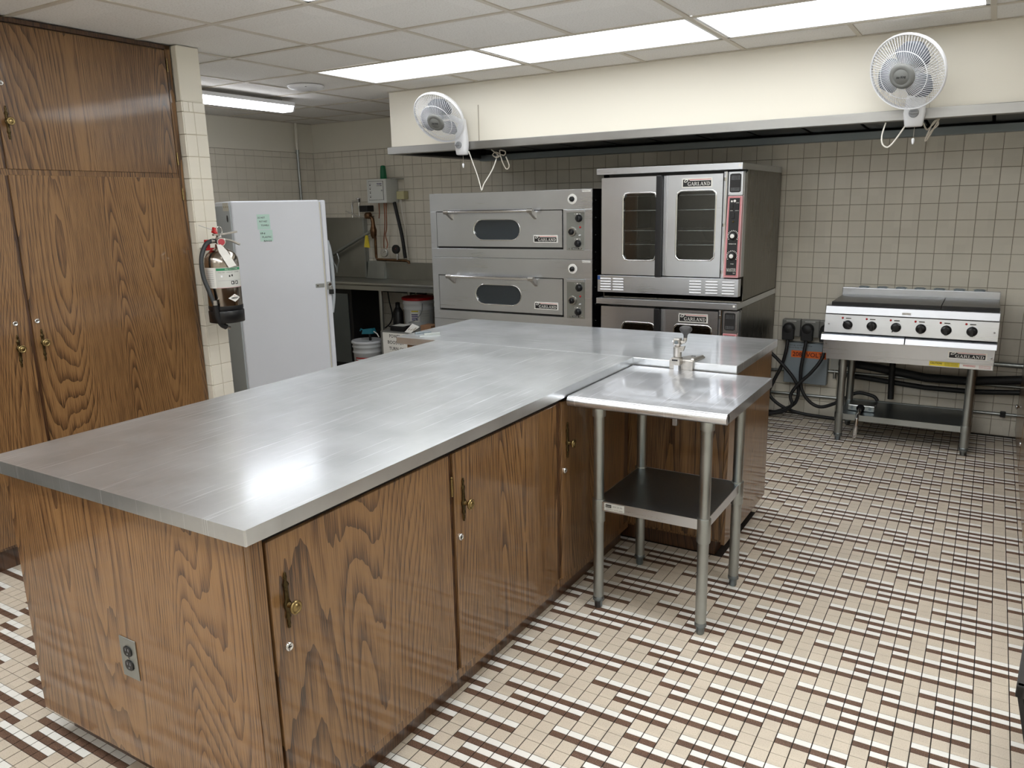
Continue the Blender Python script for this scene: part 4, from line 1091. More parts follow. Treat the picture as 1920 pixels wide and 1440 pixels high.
# plates
m = MB(); m.box(-.862, -.232, GY + .036, 5.905, .915, .938, 'griddle'); m.box(-.863, -.231, GY + .031, GY + .036, .915, .9375, 'blackm'); m.build('griddle_plate', gr, bevel=.002)
m = MB(); m.box(-.228, .076, GY + .036, 5.905, .915, .938, 'griddle'); m.box(-.229, .077, GY + .031, GY + .036, .915, .9375, 'blackm'); m.build('griddle_plate', gr, bevel=.002)
MB().box(GX0 + .022, GX1 - .006, 5.905, 5.945, .915, .985, 'steel').build('rear_splash', gr, bevel=.003)
for k in range(7):
    xx = -.774 + k * .1158
    m = MB(); m.prism(rpoly(rrect(xx, xx + .078, .984, .996, .0059), 5.948, 20)[::-1], (0, .004, 0), 'steel_dark'); m.tube([(xx + .008, 5.925, .987), (xx + .039, 5.922, .994), (xx + .070, 5.925, .987)], .004, 'steel_dark', 6); m.build('flue_louvre', gr)
# stand
for xx in (-.770, -.030):
    for yy_ in (5.467, 5.885):
        l = MB(); l.cyl((xx, yy_, .03), (xx, yy_, .600), .0255, 'galv', 18); leg = l.build('leg', gr)
        MB().lathe([(.014, 0), (.017, .004), (.019, .026), (.0275, .034), (.0275, .048), (.0255, .052)], (xx, yy_, 0), (0, 0, 1), 'steel_dark', 14).build('foot', leg)
        MB().lathe([(.0295, 0), (.030, .003), (.030, .044), (.0295, .047)], (xx, yy_, .147), (0, 0, 1), 'galv', 18).build('collar', leg)
m = MB(); m.box(-.775, -.025, 5.455, 5.895, .184, .188, 'steel_dark'); sh = m.build('shelf', gr)
m = MB(); m.box(-.745, -.057, 5.452, 5.456, .150, .189, 'galv'); m.box(-.745, -.057, 5.893, 5.897, .150, .189, 'galv'); m.box(-.777, -.775, 5.48, 5.87, .150, .189, 'galv'); m.box(-.025, -.023, 5.48, 5.87, .150, .189, 'galv'); m.build('shelf_edge', sh)

# lever valve lying on the stand shelf
lv = thing('lever_faucet', 'chrome lever handle on a worn metal plate lying on the griddle stand shelf', 'faucet', (-.66, 5.60, .188))
m = MB(); m.box(-.735, -.565, 5.56, 5.62, .190, .232, 'galv'); 
for dx in (-.056, .056): m.cyl((-.65 + dx, 5.559, .212), (-.65 + dx, 5.556, .212), .010, 'steel_dark', 10)
m.build('wall_plate', lv, bevel=.006)
m = MB(); m.lathe([(.026, 0), (.026, .012), (.016, .020), (.016, .055), (.0005, .058)], (-.652, 5.56, .212), (0, -1, 0), 'black', 20); m.build('escutcheon', lv)
m = MB(); m.tube([(-.652, 5.52, .214), (-.652, 5.495, .208), (-.655, 5.47, .190), (-.656, 5.445, .165)], .013, 'chrome', 12, 4)
m.lathe([(.010, 0), (.013, .01), (.0145, .09), (.0135, .128), (.009, .134)], (-.656, 5.442, .170), (-.04, -.05, -1), 'chrome', 14); m.build('lever', lv)

# ------------------------------------------------------------------ wall services behind the griddle
def plug_outlet(x0, label):
    t = thing('power_outlet', label, 'outlet', (x0 + .066, 6.03, .66), 'grey outlets with heavy plugs')
    MB().box(x0, x0 + .131, 5.975, 6.043, .600, .728, 'socket_grey').build('outlet_box', t, bevel=.006)
    m = MB(); m.box(x0 + .03, x0 + .10, 5.9745, 5.976, .712, .720, 'label_grey'); text_on(m, '50A 250V', x0 + .035, .714, .004, 5.974, 'ink', w=.05); m.build('outlet_label', t)
    m = MB(); xc = x0 + .052
    m.lathe([(.043, 0), (.045, .012), (.040, .040), (.030, .048), (.0005, .050)], (xc, 5.975, .662), (0, -1, 0), 'rubber', 20)
    m.hexa([(xc - .040, 5.925, .58), (xc + .040, 5.925, .58), (xc + .040, 5.974, .58), (xc - .040, 5.974, .58), (xc - .042, 5.928, .665), (xc + .042, 5.928, .665), (xc + .042, 5.974, .665), (xc - .042, 5.974, .665)], 'rubber')
    m.build('plug', t, bevel=.006)
plug_outlet(-1.283, 'grey wall outlet with a black plug, leftmost of the three left of the griddle')
plug_outlet(-1.150, 'grey wall outlet with a black plug, middle of the three left of the griddle')
plug_outlet(-1.020, 'grey wall outlet with a black plug, partly hidden by the griddle corner')
pb = thing('junction_box', 'large grey electrical box marked 208 VOLTS on the tiled wall left of the griddle', 'electrical box', (-1.1, 6.0, .4))
MB().box(-1.252, -.948, 5.975, 6.043, .250, .555, 'box_grey').build('enclosure', pb, bevel=.004)
m = MB(); m.box(-1.206, -.958, 5.9742, 5.975, .446, .498, 'orange')
text_on(m, '208', -1.196, .456, .032, 5.9738, 'ink_maroon', w=.066, bold=.015); text_on(m, 'VOLTS', -1.100, .456, .032, 5.9738, 'ink_maroon', w=.134, bold=.015); m.build('voltage_sticker', pb)
m = MB(); text_on(m, 'Long side heavy', -1.230, .534, .008, 5.9744, 'ink', w=.17); text_on(m, 'Wood Prep Table', -1.236, .516, .008, 5.9744, 'ink', w=.13); m.build('handwriting', pb)
def cable(name, pts, r, mat, label, cat='cable', n=10, sm=8, flat=1.0, group=None):
    m = MB(); m.tube(pts, r, mat, n, sm, flat); loc = Vector(pts[0])
    o = m.build(name, None, loc=loc); tag(o, label, cat, group); return o
cable('black_cable', [(-1.231, 5.945, .585), (-1.235, 5.93, .50), (-1.262, 5.93, .38), (-1.315, 5.92, .25), (-1.335, 5.91, .16), (-1.25, 5.90, .085), (-1.12, 5.89, .045), (-.93, 5.88, .035), (-.80, 5.87, .035)], .0125, 'rubber', 'thick black power cord dropping from the leftmost outlet and along the wall base')
cable('black_cable', [(-1.098, 5.945, .585), (-1.110, 5.92, .46), (-1.118, 5.91, .34), (-1.10, 5.90, .22), (-1.04, 5.90, .135), (-.965, 5.90, .105), (-.88, 5.90, .135), (-.80, 5.90, .19), (-.72, 5.91, .235), (-.62, 5.91, .222), (-.585, 5.90, .192)], .0125, 'rubber', 'thick black power cord looping from the middle outlet onto the griddle stand shelf')
cable('black_cable', [(-.968, 5.945, .585), (-.975, 5.91, .47), (-1.04, 5.88, .36), (-1.12, 5.87, .27), (-1.17, 5.86, .18), (-1.155, 5.85, .11), (-1.22, 5.85, .05), (-1.36, 5.84, .02), (-1.5, 5.84, .014)], .0125, 'rubber', 'thick black power cord crossing the others from the outlet nearest the griddle')
cable('black_cable', [(-1.36, 5.90, .50), (-1.27, 5.90, .42), (-1.17, 5.90, .31), (-1.125, 5.90, .22), (-1.14, 5.90, .12), (-1.20, 5.89, .07), (-1.30, 5.87, .03), (-1.42, 5.86, .014)], .0125, 'rubber', 'thick black power cord coming from behind the convection ovens and coiling on the floor')
def pipe(pts, r, mat, label, clamps=(), n=10):
    t = thing('pipe', label, 'pipe', pts[0]); m = MB(); m.tube(pts, r, mat, n); m.build('tube', t)
    for c in clamps:
        q = MB(); q.box(c[0] - .016, c[0] + .016, c[1] - .018, c[1] + .018, c[2] - .018, c[2] + .018, 'rubber'); q.build('clamp', t, bevel=.003)
pipe([(-1.42, 6.02, .152), (.26, 6.02, .158)], .011, 'galv', 'thin metal conduit running low along the tiled wall behind the griddle', ((.172, 6.02, .158),))
pipe([(-1.42, 6.022, .325), (-.93, 6.02, .352), (.26, 6.018, .352)], .010, 'galv', 'metal conduit running along the wall behind the grey electrical box')
pipe([(.02, 6.012, .498), (.26, 6.012, .496)], .016, 'galv', 'grey metal pipe on the tiled wall to the right of the griddle')
pipe([(-.87, 6.0, .43), (-.74, 5.99, .425), (-.60, 5.985, .41), (-.30, 5.975, .372), (-.05, 5.97, .375), (.262, 5.965, .413)], .030, 'rubber', 'fat black ribbed hose sagging along the wall behind the griddle legs')
pipe([(-.87, 6.0, .345), (-.74, 5.99, .335), (-.30, 5.98, .302), (-.02, 5.98, .302), (.262, 5.975, .326)], .018, 'rubber', 'thinner black hose sagging below the fat hose behind the griddle legs')
pipe([(-.515, 5.96, .56), (-.515, 5.95, .40), (-.508, 5.945, .205)], .020, 'rubber', 'short vertical black hose hanging down behind the griddle stand')
m = MB()
for k in range(3): m.tube([(-.90 + k * .05, 6.02, .50), (-.90 + k * .05, 6.02, .30)], .010, 'galv', 8)
m.box(-.93, -.76, 6.0, 6.04, .37, .45, 'galv'); ob = m.build('valve_cluster', None, loc=(-.85, 6.02, .4)); tag(ob, 'cluster of metal pipe fittings on the wall between the griddle legs', 'pipe fitting')

# ------------------------------------------------------------------ oak cabinet on the right, bin in the corner
rc = thing('side_cabinet', 'dark glossy oak cabinet side at the right edge beyond the floor', 'cabinet', (.56, 4.6, 0))
MB().box(.262, .86, 2.95, 6.03, .0, .87, 'wood').build('body', rc)
for a, b in ((3.0, 4.02), (4.04, 5.06), (5.10, 6.02)):
    T = Matrix.Translation((.262, 0, 0)) @ Matrix.Rotation(-PI / 2, 4, 'Z')    # faces -x, local x = -world y
    d = MB(T).box(-b, -a, -.012, 0, .06, .84, 'wood').build('door', rc, bevel=.002)
    if a > 5: 
        q = MB(T); q.lathe([(.006, 0), (.006, .012), (.016, .018), (.014, .026), (.0005, .028)], (-5.62, -.012, .31), (0, -1, 0), 'chrome', 16); q.build('knob', d)
        q = MB(T); q.lathe([(.012, 0), (.011, .006), (.0005, .007)], (-5.14, -.012, .205), (0, -1, 0), 'chrome', 16); q.build('lock', d)
MB().box(.25, .87, 2.94, 6.04, .87, .91, 'steel').build('cabinet_top', rc, bevel=.003)
bn = thing('crate', 'black ribbed plastic crate cut off by the right edge of the photo', 'crate', (.42, 2.35, 0))
T = Matrix.Translation((.166, 2.205, 0)) @ Matrix.Rotation(-.086, 4, 'Z')
m = MB(T)
H_ = .35; Lx, Ly = .42, .34; tp = .075
m.hexa([(tp, tp, .0), (Lx - tp, tp, .0), (Lx - tp, Ly - tp, .0), (tp, Ly - tp, .0), (0.012, .012, H_), (Lx - .012, .012, H_), (Lx - .012, Ly - .012, H_), (.012, Ly - .012, H_)], 'tarp')
m.box(0, Lx, 0, .02, H_ - .03, H_ + .005, 'tarp'); m.box(0, Lx, Ly - .02, Ly, H_ - .03, H_ + .005, 'tarp'); m.box(0, .02, 0, Ly, H_ - .03, H_ + .005, 'tarp'); m.box(Lx - .02, Lx, 0, Ly, H_ - .03, H_ + .005, 'tarp')
m.build('shell', bn, bevel=.004)
m = MB(T)
for k in range(9):
    y = .03 + k * .035; yb0 = tp + (y - .03) * (Ly - 2 * tp) / .292; m.hexa([(tp - .012, yb0, .01), (tp, yb0, .01), (tp, yb0 + .010, .01), (tp - .012, yb0 + .010, .01), (.002, y, H_ - .03), (.014, y, H_ - .03), (.014, y + .012, H_ - .03), (.002, y + .012, H_ - .03)], 'black')
for k in range(11):
    x = .03 + k * .036; xb0 = tp + (x - .03) * (Lx - 2 * tp) / .372; m.hexa([(xb0, tp - .012, .01), (xb0 + .010, tp - .012, .01), (xb0 + .010, tp, .01), (xb0, tp, .01), (x, .002, H_ - .03), (x + .012, .002, H_ - .03), (x + .012, .014, H_ - .03), (x, .014, H_ - .03)], 'black')
m.build('ribs', bn)

# ------------------------------------------------------------------ wall fans
def make_fan(name, label, base, head, axis, roll=0.0, rodlen=.06):
    """base = centre of the wall base on the soffit face; head = centre of the cage; axis = direction it blows"""
    t = thing('wall_fan', label, 'fan', base, 'white wall fans on the soffit')
    bx, by, bz = base
    m = MB()     # tapered housing
    def ring(z, w, d, y0): 
        pts = []
        for i in range(20):
            a = 2 * PI * i / 20; e = 3.0
            c, s = math.cos(a), math.sin(a)
            pts.append((bx + math.copysign(abs(c) ** (2 / e), c) * w, y0 - d / 2 + math.copysign(abs(s) ** (2 / e), s) * d / 2, z))
        return pts
    yb_ = by
    m.rings([ring(bz - .100, .036, .050, yb_), ring(bz - .096, .043, .060, yb_), ring(bz - .03, .052, .068, yb_), ring(bz + .03, .046, .060, yb_), ring(bz + .09, .036, .045, yb_), ring(bz + .135, .026, .034, yb_), ring(bz + .145, .015, .02, yb_)], 'white')
    b = m.build('base_housing', t)
    q = MB(); q.lathe([(.030, 0), (.030, .002), (.029, .003)], (bx, by - .066, bz - .035), (0, -1, 0), 'white', 24); q.lathe([(.024, 0), (.023, .010), (.020, .013), (.0005, .013)], (bx, by - .068, bz - .035), (0, -1, 0), 'grey', 24)
    q.box(bx - .020, bx + .020, by - .090, by - .080, bz - .039, bz - .031, 'grey'); q.build('speed_dial', t)
    ax = Vector(axis).normalized(); hc = Vector(head)
    up = Vector((0, 0, 1)); u = (up.cross(ax)).normalized(); v = ax.cross(u)
    mc = hc - ax * .055
    m = MB()   # neck
    m.tube([(bx, by - .03, bz + .10), (bx, by - .05, bz + .125), tuple(mc - ax * .045 - Vector((0, 0, .03))), tuple(mc - ax * .03)], .018, 'white', 12, 5)
    m.build('neck', t)
    m = MB()
    m.lathe([(.0005, -.075), (.030, -.070), (.046, -.050), (.052, -.02), (.052, .02), (.040, .035)], mc - ax * .03, ax, 'white', 24); m.build('motor_housing', t)
    # cage: rear and front rims, spiral-like wires
    R_ = .184
    m = MB()
    def circ(r, h, rr, mat, n=56):
        c = [hc + ax * h + u * (r * math.cos(2 * PI * i / n)) + v * (r * math.sin(2 * PI * i / n)) for i in range(n + 1)]
        m.tube(c, rr, mat, 6)
    # rim band
    n = 56
    rb = [[hc + ax * h + u * (r * math.cos(2 * PI * i / n)) + v * (r * math.sin(2 * PI * i / n)) for i in range(n)] for (r, h) in ((R_, -.016), (R_ + .004, -.008), (R_ + .004, .004), (R_, .010), (R_ - .004, .004), (R_ - .004, -.010), (R_, -.016))]
    m.rings(rb, 'white', True, False, False); m.build('cage_rim', t)
    m = MB()
    circ(.115, .040, .0018, 'white'); circ(.052, .052, .002, 'white')
    NW = 76
    for i in range(NW):
        a = 2 * PI * i / NW; pts = []
        for k in range(6):
            s = k / 5; r = .050 + (R_ - .050) * s; h = .052 - .05 * s ** 2.2 * 1.0; aa = a + .22 * s
            pts.append(hc + ax * h + u * (r * math.cos(aa)) + v * (r * math.sin(aa)))
        m.tube(pts, .00115, 'white', 4)
    o1 = m.build('front_grille', t); o1['kind'] = 'stuff'
    m = MB()
    circ(.12, -.055, .0016, 'white'); circ(.176, -.03, .0016, 'white')
    for i in range(NW):
        a = 2 * PI * i / NW; pts = []
        for k in range(6):
            s = k / 5; r = .045 + (R_ - .045) * s; h = -.068 + .062 * s ** 3; aa = a - .25 * s
            pts.append(hc + ax * h + u * (r * math.cos(aa)) + v * (r * math.sin(aa)))
        m.tube(pts, .00115, 'white', 4)
    o2 = m.build('rear_grille', t); o2['kind'] = 'stuff'
    # blades
    for bl in range(3):
        a0 = roll + bl * 2 * PI / 3; rows = []
        for k in range(9):
            s = k / 8; r = .030 + .122 * s; wd = (.75 + .62 * math.sin(PI * min(s * .9 + .12, 1))) * .84
            if s > .85: wd *= .75 if s < .99 else .45
            row = []
            for j in range(7):
                q_ = j / 6 - .5; aa = a0 + q_ * wd * 1.55 + .25 * s; h = q_ * .042 * (1 - .3 * s) - .002
                row.append(hc + ax * h + u * (r * math.cos(aa)) + v * (r * math.sin(aa)))
            rows.append(row)
        m = MB(); vs = [p for r_ in rows for p in r_]; fs = []
        for i in range(8):
            for j in range(6): fs.append((i * 7 + j, i * 7 + j + 1, (i + 1) * 7 + j + 1, (i + 1) * 7 + j))
        m.add(vs, fs, 'blade', True); ob = m.build('blade', t); sd = ob.modifiers.new('thick', 'SOLIDIFY'); sd.thickness = .0018
    m = MB(); m.lathe([(.030, -.02), (.034, .0), (.034, .025), (.0005, .03)], hc, ax, 'blade', 20); m.build('rotor_hub', t)
    m = MB(); m.lathe([(.062, .046), (.063, .052), (.058, .060), (.040, .064), (.038, .062), (.036, .064), (.0005, .066)], hc, ax, 'grey_hub', 32)
    # wordmark on the hub badge
    vs, fs = text_mesh('Air King', .02); x0_ = min(p[0] for p in vs); x1_ = max(p[0] for p in vs); k = .048 / (x1_ - x0_)
    e1 = -u if (-u).dot(Rr) > 0 else u
    e2 = v if v.z > 0 else -v
    m.add([hc + ax * .0668 + e1 * ((p[0] - (x0_ + x1_) / 2) * k + p[1] * k * .3) + e2 * (p[1] - .3) * k * 1.1 for p in vs], fs, 'ink')
    m.build('hub_cap', t)
    # pull string
    m = MB(); m.tube([(bx + .006, by - .03, bz - .098), (bx + .004, by - .03, bz - .160)], .0011, 'cordg', 5); m.lathe([(.004, 0), (.007, .014), (.008, .026), (.0045, .030), (.0005, .031)], (bx + .004, by - .03, bz - .188), (0, 0, 1), 'white', 12); m.build('pull_cord', t)
    return t
make_fan('wall_fan', 'white wall fan near the left end of the soffit, tilted down to the left', (-3.268, SOF_Y - .03, 2.052), (-3.315, 4.53, 2.188), (.04, -.724, -.544), roll=.9)
make_fan('wall_fan', 'white wall fan at the upper right, facing the camera', (-.412, SOF_Y - .03, 2.052), (-.442, 4.52, 2.196), (-.33, -.82, -.42), roll=.95)
cable('fan_cord', [(-3.220, 4.74, 1.975), (-3.19, 4.74, 1.90), (-3.15, 4.74, 1.80), (-3.125, 4.74, 1.715), (-3.118, 4.74, 1.708), (-3.105, 4.75, 1.75), (-3.068, 4.80, 1.84), (-3.060, 4.85, 1.92), (-3.06, 4.87, 1.965)], .0042, 'cord', 'white cord hanging in a V below the left wall fan', sm=6, flat=.6)
cable('fan_cord', [(-3.10, 4.85, 1.985), (-3.06, 4.85, 1.955), (-3.03, 4.84, 1.935), (-3.06, 4.84, 1.93), (-3.09, 4.85, 1.95), (-3.06, 4.85, 1.965), (-3.00, 4.85, 1.94), (-2.985, 4.85, 1.965), (-3.03, 4.85, 1.975), (-3.01, 4.84, 1.91), (-2.985, 4.84, 1.86), (-2.965, 4.84, 1.845), (-2.95, 4.84, 1.87), (-2.975, 4.84, 1.93)], .0042, 'cordg', 'bundled greyish cord tied up under the hood beside the left fan', sm=6)
cable('fan_cord', [(-.448, 4.74, 1.965), (-.475, 4.74, 1.92), (-.505, 4.74, 1.875), (-.530, 4.74, 1.856), (-.555, 4.745, 1.875), (-.562, 4.76, 1.92), (-.552, 4.79, 1.985)], .0042, 'cord', 'white cord looping down under the hood left of the right wall fan', sm=6, flat=.6)
cable('fan_cord', [(-.37, 4.75, 1.97), (-.355, 4.80, 1.94), (-.34, 4.82, 1.95), (-.30, 4.82, 1.995), (-.32, 4.82, 1.95), (-.345, 4.82, 1.895), (-.358, 4.82, 1.885), (-.345, 4.82, 1.93), (-.33, 4.82, 1.97), (-.312, 4.82, 1.985), (-.305, 4.82, 1.96), (-.335, 4.82, 1.93), (-.35, 4.82, 1.90)], .0040, 'cordg', 'bundled greyish cord tied up under the hood right of the right fan', sm=6)

# ------------------------------------------------------------------ wrap light and disc on the ceiling at the left
wl = thing('strip_light', 'suspended white fluorescent strip light glowing in front of the left rear wall', 'light', (-4.8, 3.97, 2.36))
LY0, LY1 = 3.36, 4.585; lx0, lx1 = -4.88, -4.725
MB().box(lx0 - .002, lx1 + .002, LY0, LY1, 2.382, 2.410, 'white').build('housing', wl, bevel=.003)
m = MB(); m.hexa([(lx0 + .02, LY0 + .01, 2.343), (lx1 - .02, LY0 + .01, 2.343), (lx1 - .02, LY1 - .012, 2.343), (lx0 + .02, LY1 - .012, 2.343), (lx0, LY0 + .01, 2.382), (lx1, LY0 + .01, 2.382), (lx1, LY1 - .012, 2.382), (lx0, LY1 - .012, 2.382)], 'glow2'); m.build('diffuser', wl)
for y in (LY0, LY1 - .012):
    m = MB(); m.hexa([(lx0 + .018, y, 2.341), (lx1 - .018, y, 2.341), (lx1 - .018, y + .012, 2.341), (lx0 + .018, y + .012, 2.341), (lx0 - .002, y, 2.384), (lx1 + .002, y, 2.384), (lx1 + .002, y + .012, 2.384), (lx0 - .002, y + .012, 2.384)], 'white'); m.build('end_cap', wl)
for y in (LY0 + .15, LY1 - .06): MB().tube([(-4.8, y, 2.405), (-4.8, y, CEIL)], .002, 'galv', 5).build('hanger', wl)
sd = MB().lathe([(.125, 0), (.125, .008), (.110, .018), (.06, .026), (.0005, .028)], (-4.18, 4.17, CEIL), (0, 0, -1), 'white', 36)
sd.box(-4.115, -4.10, 4.09, 4.105, CEIL - .019, CEIL - .012, 'ink')
ob = sd.build('ceiling_disc', None, loc=(-4.18, 4.17, CEIL)); tag(ob, 'flat round white wireless unit fixed to the ceiling boards', 'ceiling unit')

# conduit in the far corner
cd = thing('conduit', 'vertical conduit in the far left corner, white above and bare metal below', 'pipe', (-6.0, 5.81, 1.2))
MB().cyl((-6.005, 5.81, 2.16), (-6.005, 5.81, CEIL), .015, 'paint', 14).build('painted_length', cd)
MB().cyl((-6.005, 5.81, .02), (-6.005, 5.81, 2.16), .0135, 'galv', 14).build('bare_length', cd)
for z in (2.16, 1.0): MB().cyl((-6.005, 5.81, z - .02), (-6.005, 5.81, z + .02), .018, 'galv', 14).build('coupling', cd)

# ------------------------------------------------------------------ upright freezer standing askew
fa = math.radians(61); ca, sa = math.cos(fa), math.sin(fa)
A = Vector((-4.431, 4.468, 0)); Wf = .650; Df = .66
Bp = A - Vector((ca, sa, 0)) * Wf
TF = Matrix.Translation(Bp) @ Matrix.Rotation(fa, 4, 'Z')     # local x along the visible side, +y away from the camera
fr = thing('freezer', 'tall white upright freezer with mint notes on its side, behind the fire extinguisher', 'freezer', (-4.4, 4.5, 0))
MB(TF).box(0, Wf, 0, Df, .04, 1.670, 'fridge').build('cabinet', fr, bevel=.012, seg=3)
m = MB(TF); m.box(-.012, .002, .012, Df - .012, .05, 1.64, 'fridge_back'); bk = m.build('back_panel', fr, bevel=.004)
m = MB(TF); m.box(-.014, -.011, .03, .25, 1.60, 1.66, 'gasket')
for y in (.06, .13, .20): m.prism([(-.0145, y + .018 * math.cos(2 * PI * i / 12), 1.63 + .008 * math.sin(2 * PI * i / 12)) for i in range(12)], (.001, 0, 0), 'brass')
m.cyl((-.0145, .11, 1.545), (-.010, .11, 1.545), .025, 'ink', 18); m.build('back_bracket', fr)
m = MB(TF); m.box(Wf, Wf + .012, .015, Df - .015, .06, 1.655, 'gasket'); m.build('gasket', fr)
dr_ = MB(TF).box(Wf + .012, Wf + .048, 0, Df, .05, 1.668, 'fridge').build('door', fr, bevel=.010, seg=3)
m = MB(TF); m.tube([(Wf + .048, .03, 1.36), (Wf + .066, .03, 1.27), (Wf + .074, .03, 1.10), (Wf + .068, .03, .92), (Wf + .048, .03, .80)], .016, 'fridge_back', 10, 5); m.build('door_handle', dr_)
m = MB(TF); m.box(Wf - .075, Wf - .008, -.004, 0, 1.005, 1.035, 'galv'); m.cyl((Wf - .06, -.004, 1.02), (Wf - .06, -.007, 1.02), .006, 'chrome', 10); m.build('hasp_plate', fr)
m = MB(TF); m.box(Wf + .014, Wf + .050, -.006, .0, .985, 1.045, 'galv'); m.cyl((Wf + .034, -.006, 1.025), (Wf + .034, -.014, 1.025), .011, 'chrome', 14); m.build('hasp_staple', dr_)
pd = MB(TF).tube([(Wf + .030, -.012, .985), (Wf + .030, -.012, 1.005), (Wf + .042, -.012, 1.012), (Wf + .052, -.012, 1.005), (Wf + .052, -.012, .985)], .003, 'chrome', 8, 3)
pd.box(Wf + .024, Wf + .058, -.022, -.004, .950, .986, 'blackm')
ob = pd.build('padlock', None, bevel=.003, loc=TF @ Vector((Wf + .04, -.012, .97))); tag(ob, 'small black padlock hanging on the freezer door hasp', 'padlock')
for n_, (z0, z1, lines) in enumerate(((1.462, 1.572, (('DO NOT', .020), ('PUT WET', .022), ('TOWELS', .022))), (1.375, 1.458, (('IN', .012), ('PLASTIC', .026), ('BAGS', .022))))):
    m = MB(TF); xa = .175 + n_ * .012; xb = xa + .093
    m.box(xa, xb, -.0012, 0, z0, z1, 'mint')
    for k, (s, w_) in enumerate(lines):
        text_on(m, s, xa + .006 + k * .010, z1 - .030 - k * .028, .012, -.0016, 'ink', w=w_ * 2.6, bold=.012)
    ob = m.build('paper_note', None, loc=TF @ Vector((xa, 0, z0))); tag(ob, ('mint paper note lettered DO NOT PUT WET TOWELS on the freezer, the upper one', 'mint paper note lettered IN PLASTIC BAGS on the freezer, the lower one')[n_], 'note')

# ------------------------------------------------------------------ fire extinguisher on the wall end
ex = thing('fire_extinguisher', 'silver wet-chemical fire extinguisher with black base hanging on the tiled wall end', 'extinguisher', (-3.505, 2.785, 1.0))
ec = Vector((-3.508, 2.785, 0)); ER = .088
m = MB(); m.lathe([(ER - .004, .110), (ER, .116), (ER, .345), (ER - .004, .375), (ER - .016, .398), (ER - .04, .416), (.028, .424), (.024, .436), (.024, .446)], (ec.x, ec.y, .985), (0, 0, 1), 'ext_steel', 48); m.build('cylinder', ex)
m = MB(); m.lathe([(.078, .0), (ER + .003, .003), (ER + .004, .062), (ER + .002, .066)], (ec.x, ec.y, 1.016), (0, 0, 1), 'black', 40); m.build('base_cup', ex)
m = MB(); m.lathe([(ER - .004, .066), (ER, .070), (ER + .0015, .078), (ER + .0015, .092)], (ec.x, ec.y, 1.016), (0, 0, 1), 'black', 40); m.build('base_band', ex)
def wrapped(mb, a0, a1, z0, z1, off, mat, n=14):
    vs = []
    for i in range(n + 1):
        a = a0 + (a1 - a0) * i / n; r = ER + off
        vs += [(ec.x + r * math.cos(a), ec.y + r * math.sin(a), z0), (ec.x + r * math.cos(a), ec.y + r * math.sin(a), z1)]
    mb.add(vs, [(2 * i, 2 * i + 2, 2 * i + 3, 2 * i + 1) for i in range(n)], mat, True)
def wrap_text(mb, s, a0, z, h, w_, off, mat, bold=0.0):
    vs, fs = text_mesh(s, bold); x0_ = min(p[0] for p in vs); x1_ = max(p[0] for p in vs); k = w_ / (x1_ - x0_); kz = h / .7; r = ER + off
    mb.add([(ec.x + r * math.cos(a0 + (p[0] - x0_) * k / r), ec.y + r * math.sin(a0 + (p[0] - x0_) * k / r), z + p[1] * kz) for p in vs], fs, mat)
cam_a = math.atan2(-ec.y, -ec.x)           # direction to the camera
m = MB(); wrapped(m, cam_a - 1.45, cam_a - .42, 1.205, 1.312, .0008, 'label'); wrapped(m, cam_a - .42, cam_a + 1.35, 1.205, 1.312, .0008, 'label_grey')
wrapped(m, cam_a - .36, cam_a + 1.3, 1.296, 1.309, .0014, 'ink_green')
wrap_text(m, 'INSTRUCTIONS', cam_a + .15, 1.299, .007, .075, .002, 'label')
for k in range(8): wrap_text(m, 'WET CHEMICAL FIRE EXTINGUISHER', cam_a - 1.25, 1.293 - k * .011, .0045, .062, .0014, 'grey' if k != 4 else 'ink')
for k, s in enumerate(('1 PULL PIN', '2 START 10 FT', '3 SWEEP')): wrap_text(m, s, cam_a - .28 + k * .5, 1.284, .005, .034, .0014, 'ink')
wrapped(m, cam_a - .12, cam_a - .02, 1.262, 1.272, .0014, 'white'); wrapped(m, cam_a + .34, cam_a + .42, 1.262, 1.272, .0016, 'ink'); wrapped(m, cam_a + .5, cam_a + .58, 1.264, 1.275, .0016, 'ink')
for a in (.45, .72): wrapped(m, cam_a + a, cam_a + a + .2, 1.222, 1.240, .0014, 'ink'); wrapped(m, cam_a + a + .04, cam_a + a + .12, 1.226, 1.236, .0018, 'label')
wrapped(m, cam_a - .3, cam_a + 1.3, 1.243, 1.2445, .0014, 'grey'); wrapped(m, cam_a - .42, cam_a + 1.35, 1.2055, 1.208, .0016, 'pink')
m.build('instruction_label', ex)
m = MB(); ac = cam_a + .58; vs = []
for (da, dz) in ((-.40, 0), (0, -.021), (.40, 0), (0, .021)): vs.append((ec.x + (ER + .0012) * math.cos(ac + da), ec.y + (ER + .0012) * math.sin(ac + da), 1.150 + dz))
cen = (ec.x + (ER + .0025) * math.cos(ac), ec.y + (ER + .0025) * math.sin(ac), 1.150)
q5 = [(ec.x + (ER + .0016) * math.cos(ac + s * .2), ec.y + (ER + .0016) * math.sin(ac + s * .2), 1.150 + t * .0105) for s, t in ((-1, -1), (1, -1), (1, 1), (-1, 1))]
V9 = [vs[0], q5[0], vs[1], q5[1], vs[2], q5[2], vs[3], q5[3], cen]
m.add(V9, [(8, i, (i + 1) % 8) for i in range(8)], 'label'); wrap_text(m, 'AMEREX', ac - .24, 1.1465, .008, .042, .0035, 'ink', .02); wrap_text(m, 'K', ac - .03, 1.157, .007, .006, .0035, 'ink_red', .02); m.build('maker_diamond', ex)
hx, hy, hz = ec.x, ec.y, 1.43
m = MB(); m.lathe([(.018, 0), (.020, .01), (.020, .032), (.014, .038), (.014, .055), (.0005, .056)], (hx, hy, hz), (0, 0, 1), 'nickel', 18)
m.build('valve', ex)
tg_ = Vector((.30, .95, 0)).normalized()      # handles point along the wall end, away from the camera's left
m = MB()
